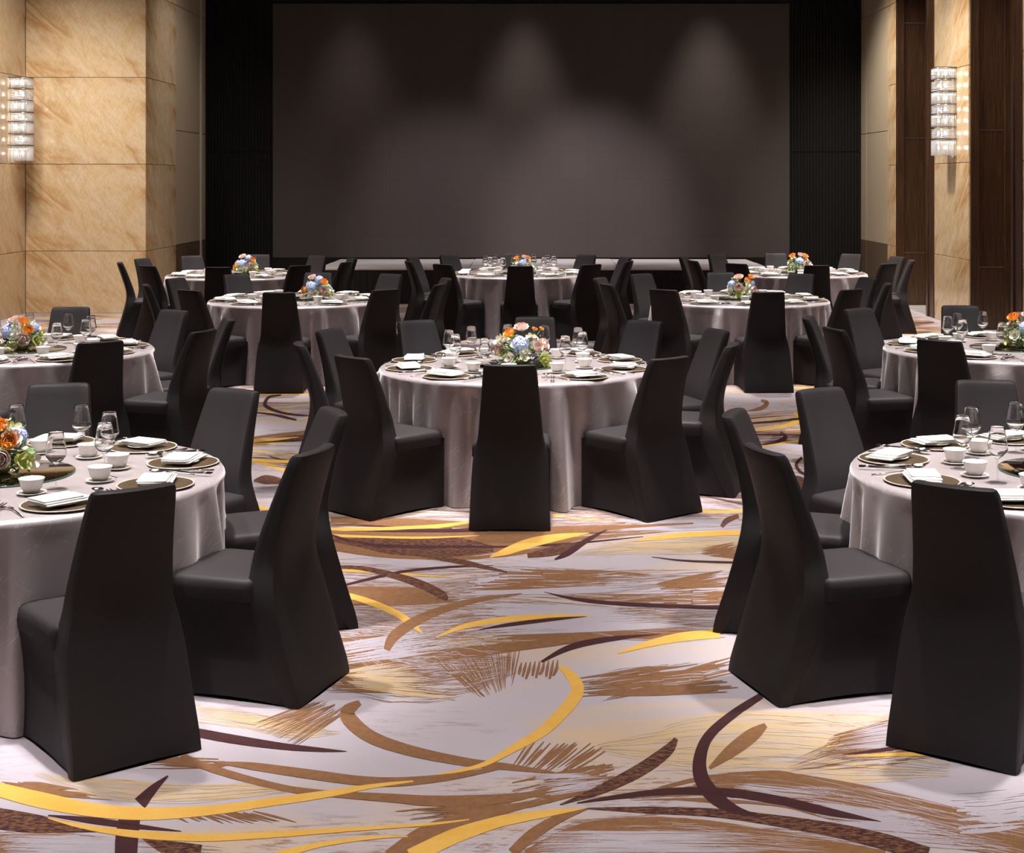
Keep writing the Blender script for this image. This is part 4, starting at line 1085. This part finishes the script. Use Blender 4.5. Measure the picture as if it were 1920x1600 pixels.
# ------------------------------------------------------------------ centrepieces
mir_top = L('mirror_top', [(0.0, 0.0065), (0.292, 0.0065), (0.294, 0.0070), (0.292, 0.0075), (0.0, 0.0076)], 64, M['mirror'])
mir_edge = L('glass_edge', [(0.0, 0.0), (0.296, 0.0), (0.297, 0.001), (0.297, 0.006), (0.296, 0.0068), (0.0, 0.0064)], 64, M['glass_edge'])
def petal_patch(w, h, cup, base, tilt, yaw, z0, rb):
    """curved petal: rows up the petal, 4 columns"""
    v = []; f = []
    for i in range(5):
        t = i / 4; ww = w * sin(pi * (0.18 + 0.68 * t)) ; ang = tilt + cup * (1 - t)
        for jx in range(4):
            u = jx / 3 * 2 - 1
            x = u * ww; out = rb + h * t * sin(ang) - 0.25 * ww * u * u; z = z0 + h * t * cos(ang)
            v.append((x * cos(yaw) - out * sin(yaw), x * sin(yaw) + out * cos(yaw), z))
    for i in range(4):
        for jx in range(3): a = i * 4 + jx; f.append((a, a + 1, a + 5, a + 4))
    return v, f
def rose_mesh(name, mat, seed, open_=1.0):
    r = random.Random(seed); mb = MB()
    for ly, (n, rb, w, h, tilt) in enumerate(((4, 0.002, 0.011, 0.020, -0.25), (5, 0.006, 0.014, 0.024, -0.05), (6, 0.010, 0.017, 0.027, 0.22), (7, 0.013, 0.020, 0.029, 0.6 * open_), (7, 0.014, 0.021, 0.030, 1.05 * open_))):
        for k in range(n):
            mb.add(*petal_patch(w, h, 0.7 if ly > 1 else 0.35, 0, tilt + r.uniform(-0.08, 0.08), 2 * pi * k / n + ly * 0.5, 0.0, rb))
    mb.add(*lathe([(0.0, -0.008), (0.008, -0.006), (0.014, 0.002), (0.012, 0.010), (0.0, 0.016)], 10))
    return mb.mesh(name, mat, True)
def hydrangea_mesh(seed):
    r = random.Random(seed); mb = MB(); N = 95; R_ = 0.062
    mb.add(*lathe([(0.0, -0.03), (0.035, -0.02), (0.05, 0.01), (0.04, 0.04), (0.0, 0.055)], 14))
    for i in range(N):
        z = 1 - 1.5 * (i + 0.5) / N; a = i * 2.39996; q = sqrt(max(0, 1 - z * z))
        n = Vector((q * cos(a), q * sin(a), z)); t = n.orthogonal().normalized(); b = n.cross(t)
        c = n * R_ * r.uniform(0.92, 1.08); sp = r.uniform(0, 6)
        for k in range(4):
            an = sp + k * pi / 2; d = t * cos(an) + b * sin(an); e = t * -sin(an) + b * cos(an)
            s = 0.0125
            p = [c, c + d * s * 0.6 + e * s * 0.55 + n * 0.003, c + d * s * 1.15 + n * 0.001, c + d * s * 0.6 - e * s * 0.55 + n * 0.003]
            mb.add(p, [(0, 1, 2, 3)])
    return mb.mesh('hydrangea', M['f_blue'])
def blossom_mesh(name, mat, seed, n=6, s=0.024):
    r = random.Random(seed); mb = MB()
    for k in range(n): mb.add(*petal_patch(s * 0.42, s, 0.5, 0, 0.9 + r.uniform(-0.2, 0.2), 2 * pi * k / n, 0, 0.002))
    for k in range(n // 2): mb.add(*petal_patch(s * 0.3, s * 0.7, 0.5, 0, 0.3, 2 * pi * k / (n // 2) + 0.4, 0.002, 0.002))
    return mb.mesh(name, mat, True)
def leaf_into(mb, base, direction, L_, w, r, mi=0):
    d = Vector(direction).normalized(); s = d.cross(Vector((0, 0, 1)))
    if s.length < 0.1: s = Vector((1, 0, 0))
    s.normalize(); s = (Matrix.Rotation(r.uniform(-0.7, 0.7), 3, d) @ s); n = s.cross(d)
    b = Vector(base); v = []
    for t, ww in ((0, 0.12), (0.3, 0.85), (0.6, 0.8), (1.0, 0.04)):
        c = b + d * L_ * t - Vector((0, 0, 1)) * L_ * 0.35 * t * t
        v += [c - s * w * ww + n * w * 0.3, c, c + s * w * ww + n * w * 0.3]
    f = []
    for i in range(3):
        for k in range(2): a = i * 3 + k; f.append((a, a + 1, a + 4, a + 3))
    mb.add(v, f, mi)
def foliage_mesh(seed):
    r = random.Random(seed); mb = MB()
    for i in range(190):
        a = r.uniform(0, 2 * pi); el = r.uniform(-0.3, 1.2); q = r.uniform(0.05, 0.13)
        b = (q * cos(a) * cos(el) * 1.1, q * sin(a) * cos(el) * 1.1, 0.045 + q * sin(el) * 0.9)
        leaf_into(mb, b, (cos(a), sin(a), r.uniform(-0.2, 0.9)), r.uniform(0.03, 0.065), r.uniform(0.008, 0.017), r, 0 if r.random() < 0.72 else 1)
    return mb.mesh('foliage', [M['f_leaf'], M['f_pale']], True)
def sprig_mesh(seed):
    r = random.Random(seed); mb = MB(); n = 6
    path = [(0, 0, 0)]
    for i in range(n): p = path[-1]; path.append((p[0] + r.uniform(-0.006, 0.010), p[1] + r.uniform(-0.006, 0.006), p[2] + 0.022))
    mb.add(*tube(path, [0.0018] * 4 + [0.0012] * (n - 3), 5), mi=0)
    for p in path[1:]:
        for k in range(2):
            a = r.uniform(0, 6.28); leaf_into(mb, p, (cos(a), sin(a), 0.8), r.uniform(0.014, 0.026), r.uniform(0.004, 0.007), r, 1)
    return mb.mesh('sprig', [M['f_twig'], M['f_pale']], True)
ROSES = [rose_mesh('pink_rose', M['f_pink'], 1), rose_mesh('pink_rose', M['f_pink'], 2, 0.7)]
ORANGE = [rose_mesh('orange_ranunculus', M['f_orange'], 3, 0.75), rose_mesh('orange_ranunculus', M['f_orange'], 4, 0.5)]
HYD = hydrangea_mesh(5)
BLOS = [blossom_mesh('cream_blossom', M['f_white'], 6, 6, 0.032), blossom_mesh('cream_blossom', M['f_white'], 7, 5, 0.028)]
LIME = blossom_mesh('lime_orchid', M['f_lime'], 8, 5, 0.032)
FOL = [foliage_mesh(9), foliage_mesh(10)]
SPR = [sprig_mesh(11), sprig_mesh(12), sprig_mesh(13)]
VASE = L('flower_bowl', [(0.0, 0.0), (0.04, 0.0), (0.055, 0.015), (0.06, 0.034), (0.056, 0.036), (0.0, 0.025)], 24, M['f_pale'])
def bouquet(tk, spec, seed, s=1.0, off=(0, 0)):
    r = random.Random(seed); x, y = TABLES[tk]
    root = tag(link('flower_arrangement', None, None, (x + off[0], y + off[1], TZ + 0.0078)), 'low bouquet of blue, orange and pink flowers, ' + TPH[tk], 'flowers', 'table flower arrangements')
    root.scale = (s, s, s)
    link('flower_bowl', VASE, root); 
    fo = link('foliage', FOL[seed % 2], root, (0, 0, 0), (0, 0, r.uniform(0, 6))); fo['kind'] = 'stuff'
    stems = MB()
    def head(name, me, px_, pz, py_=-0.05, sc=1.0):
        stems.add(*tube([(px_, py_, pz), (px_ * 0.6, py_ * 0.6, pz * 0.65 + 0.01), (px_ * 0.2, py_ * 0.2, 0.02)], 0.0022, 5))
        d = Vector((px_, py_ - 0.05, pz - 0.06)); d.normalize()
        q = d.to_track_quat('Z', 'Y').to_euler()
        sc *= {'hydrangea': 1.0, 'orange_ranunculus': 0.98, 'pink_rose': 1.1}.get(name, 1.3)
        link(name, me, root, (px_, py_, pz), q, (sc, sc, sc))
    for kind, px_, pz, py_, sc in spec:
        me = {'rose': ROSES, 'orange': ORANGE, 'blossom': BLOS, 'lime': [LIME], 'hyd': [HYD]}[kind]
        nm = {'rose': 'pink_rose', 'orange': 'orange_ranunculus', 'blossom': 'cream_blossom', 'lime': 'lime_orchid', 'hyd': 'hydrangea'}[kind]
        head(nm, r.choice(me), px_, pz, py_, sc)
    for k in range(16):                                     # filler blossoms all round
        a = r.uniform(0, 2 * pi); el = r.uniform(0.0, 1.1); q = 0.135
        px_, py_, pz = q * cos(a) * cos(el), q * sin(a) * cos(el), 0.05 + q * sin(el)
        if py_ < -0.03 and k % 3: continue
        head(*r.choice([('cream_blossom', BLOS[0]), ('cream_blossom', BLOS[1]), ('lime_orchid', LIME), ('pink_rose', ROSES[0]), ('cream_blossom', BLOS[0])]), px_, pz, py_, r.uniform(0.8, 1.1))
    for k in range(7):
        a = r.uniform(0, 2 * pi); q = r.uniform(0.03, 0.11)
        link('sprig', r.choice(SPR), root, (q * cos(a), q * sin(a), 0.08), (-0.45 * sin(a) * q * 12, 0.45 * cos(a) * q * 12, r.uniform(0, 6)), (1, 1, r.uniform(0.8, 1.25)))
    link('stems', stems.mesh('stems', M['f_leaf'], True), root)
SPEC = {  # (kind, x, z, y, scale) seen from the near side of the hall
    'C': [('hyd', -0.02, 0.13, -0.06, 1.0), ('orange', -0.085, 0.20, -0.03, 1.25), ('rose', -0.01, 0.235, 0.0, 1.25), ('rose', 0.09, 0.125, -0.09, 1.15), ('rose', 0.135, 0.13, -0.03, 1.1),
          ('orange', 0.075, 0.225, 0.03, 0.7), ('orange', 0.12, 0.23, 0.02, 0.6), ('blossom', -0.15, 0.155, -0.03, 1.2), ('blossom', -0.12, 0.16, -0.05, 1.1), ('rose', -0.16, 0.09, -0.03, 0.9),
          ('blossom', 0.05, 0.17, -0.06, 1.1), ('blossom', 0.015, 0.075, -0.13, 1.2), ('blossom', -0.08, 0.06, -0.13, 1.1), ('lime', 0.13, 0.05, -0.12, 1.3), ('lime', 0.145, 0.03, -0.14, 1.2), ('blossom', 0.13, 0.07, -0.11, 1.1)],
    'A': [('hyd', -0.07, 0.13, -0.05, 0.9), ('orange', 0.02, 0.19, -0.02, 1.2), ('orange', 0.07, 0.14, -0.08, 1.2), ('rose', -0.06, 0.20, 0.02, 1.2), ('rose', 0.05, 0.08, -0.12, 1.2), ('rose', -0.11, 0.05, -0.09, 1.0),
          ('hyd', 0.08, 0.15, 0.0, 0.7), ('blossom', 0.0, 0.12, -0.11, 1.2), ('blossom', 0.0, 0.08, -0.13, 1.2), ('lime', 0.13, 0.07, -0.08, 1.2), ('blossom', 0.15, 0.06, -0.04, 1.2), ('blossom', -0.15, 0.09, -0.02, 1.1), ('lime', -0.01, 0.05, -0.14, 1.2)],
    'B': [('hyd', -0.05, 0.12, -0.06, 0.95), ('orange', 0.07, 0.17, -0.04, 1.2), ('orange', -0.12, 0.09, -0.06, 1.2), ('rose', -0.05, 0.21, 0.0, 1.2), ('rose', 0.06, 0.10, -0.10, 1.15), ('hyd', 0.02, 0.19, 0.0, 0.75),
          ('blossom', 0.0, 0.07, -0.13, 1.2), ('blossom', -0.05, 0.06, -0.13, 1.2), ('blossom', 0.11, 0.10, -0.05, 1.2), ('lime', 0.12, 0.05, -0.08, 1.1)],
    'D': [('hyd', 0.0, 0.13, -0.05, 0.9), ('orange', -0.08, 0.20, -0.02, 1.25), ('orange', 0.07, 0.20, -0.02, 1.2), ('rose', 0.02, 0.21, 0.0, 1.1), ('rose', 0.06, 0.10, -0.10, 1.2), ('blossom', -0.09, 0.09, -0.09, 1.2),
          ('blossom', 0.0, 0.05, -0.13, 1.2), ('blossom', 0.12, 0.10, -0.03, 1.2), ('lime', -0.12, 0.05, -0.05, 1.1)],
    'E': [('rose', -0.03, 0.21, 0.0, 1.25), ('orange', 0.05, 0.18, -0.03, 1.2), ('orange', 0.09, 0.215, 0.0, 1.1), ('rose', -0.04, 0.11, -0.10, 1.35), ('hyd', 0.09, 0.15, 0.0, 0.75), ('hyd', -0.10, 0.14, 0.0, 0.7),
          ('blossom', 0.03, 0.09, -0.12, 1.3), ('rose', 0.10, 0.09, -0.08, 1.2), ('blossom', -0.12, 0.07, -0.08, 1.1), ('lime', -0.05, 0.05, -0.13, 1.2)],
}
for i, (tk, sp, s, off) in enumerate((('C', 'C', 1.0, (0.04, 0)), ('ML', 'A', 1.0, (-0.02, 0)), ('MR', 'D', 1.05, (0.1, 0)), ('FL', 'A', 1.0, (-0.02, 0)),
                                      ('BL', 'B', 1.0, (0.2, 0)), ('BR', 'E', 1.0, (0.02, 0)), ('KL', 'B', 1.05, (0.12, 0)), ('KC', 'D', 0.95, (0.05, 0)), ('KR', 'D', 1.05, (0.03, 0)))):
    bouquet(tk, SPEC[sp], 30 + i, s, off)
for tk, (x, y) in TABLES.items():
    root = tag(link('mirror_disc', None, None, (x, y, TZ)), 'round smoked mirror disc under the centrepiece, ' + TPH[tk], 'mirror', 'mirror discs')
    link('mirror_top', mir_top, root); link('glass_edge', mir_edge, root)

# ------------------------------------------------------------------ crystal sconces
def sconce_meshes():
    H = [0.160, 0.170, 0.175, 0.135, 0.180, 0.165, 0.235]     # top to bottom
    W, D = 0.265, 0.30
    tiers = []; z = 0.0
    for i, h in enumerate(H):
        z1 = z; z0 = z - h; mb = MB(); r = 0.0085
        path = []
        n1, n2 = 13, 15
        for k in range(n1): path.append((0.02 + (W - 0.02) * k / (n1 - 1), -D / 2))
        for k in range(1, n2 - 1): path.append((W, -D / 2 + D * k / (n2 - 1)))
        for k in range(n1): path.append((W - (W - 0.02) * k / (n1 - 1), D / 2))
        if i % 2 == 0:
            for x, y in path: mb.add(*tube([(x, y, z0 + 0.008), (x, y, z1 - 0.012)], r, 6))
        else:
            m = int((h - 0.02) / 0.019)
            for q in range(m):
                zz = z0 + 0.017 + q * 0.019
                mb.add(*tube([(0.02, -D / 2, zz), (W, -D / 2, zz)], r, 6)); mb.add(*tube([(W, -D / 2, zz), (W, D / 2, zz)], r, 6)); mb.add(*tube([(0.02, D / 2, zz), (W, D / 2, zz)], r, 6))
        tiers.append((mb.mesh('crystal_tier', M['crystal'], True), z0, z1)); z = z0
    shelf = bevel_box('shelf', 0.0, W + 0.012, -D / 2 - 0.012, D / 2 + 0.012, -0.005, 0.003, M['bronze'], 0.002)
    plate = bevel_box('back_plate', 0.0, 0.014, -0.06, 0.06, -1.24, 0.02, M['rim'], 0.004)
    bulb = mesh_from('bulb', *lathe([(0.0, -0.03), (0.014, -0.028), (0.022, -0.008), (0.018, 0.015), (0.009, 0.03), (0.0, 0.032)], 12), M['bulb'], True)
    return tiers, shelf, plate, bulb
tiers, sh_me, pl_me, bulb_me = sconce_meshes()
def sconce(x, y, ztop, yaw, label):
    root = tag(link('crystal_sconce', None, None, (x, y, ztop), (0, 0, yaw)), label, 'wall lamp', 'crystal wall sconces')
    link('back_plate', pl_me, root)
    for me, z0, z1 in tiers:
        link('crystal_tier', me, root)
        link('shelf', sh_me, root, (0, 0, z1))
        for bx, by in ((0.09, -0.07), (0.19, -0.07), (0.14, 0.07)): link('bulb', bulb_me, root, (bx, by, (z0 + z1) / 2), (0, 0, 0), (0.7, 0.7, 0.8))
sconce(XL2 + 0.002, 21.75, 3.49, 0.0, 'tall tiered crystal sconce glowing on the marble wall beside its inner corner')
sconce(XR - 0.002, 20.6, 3.55, pi, 'tall tiered crystal sconce glowing on the marble pier between dark wood jambs')
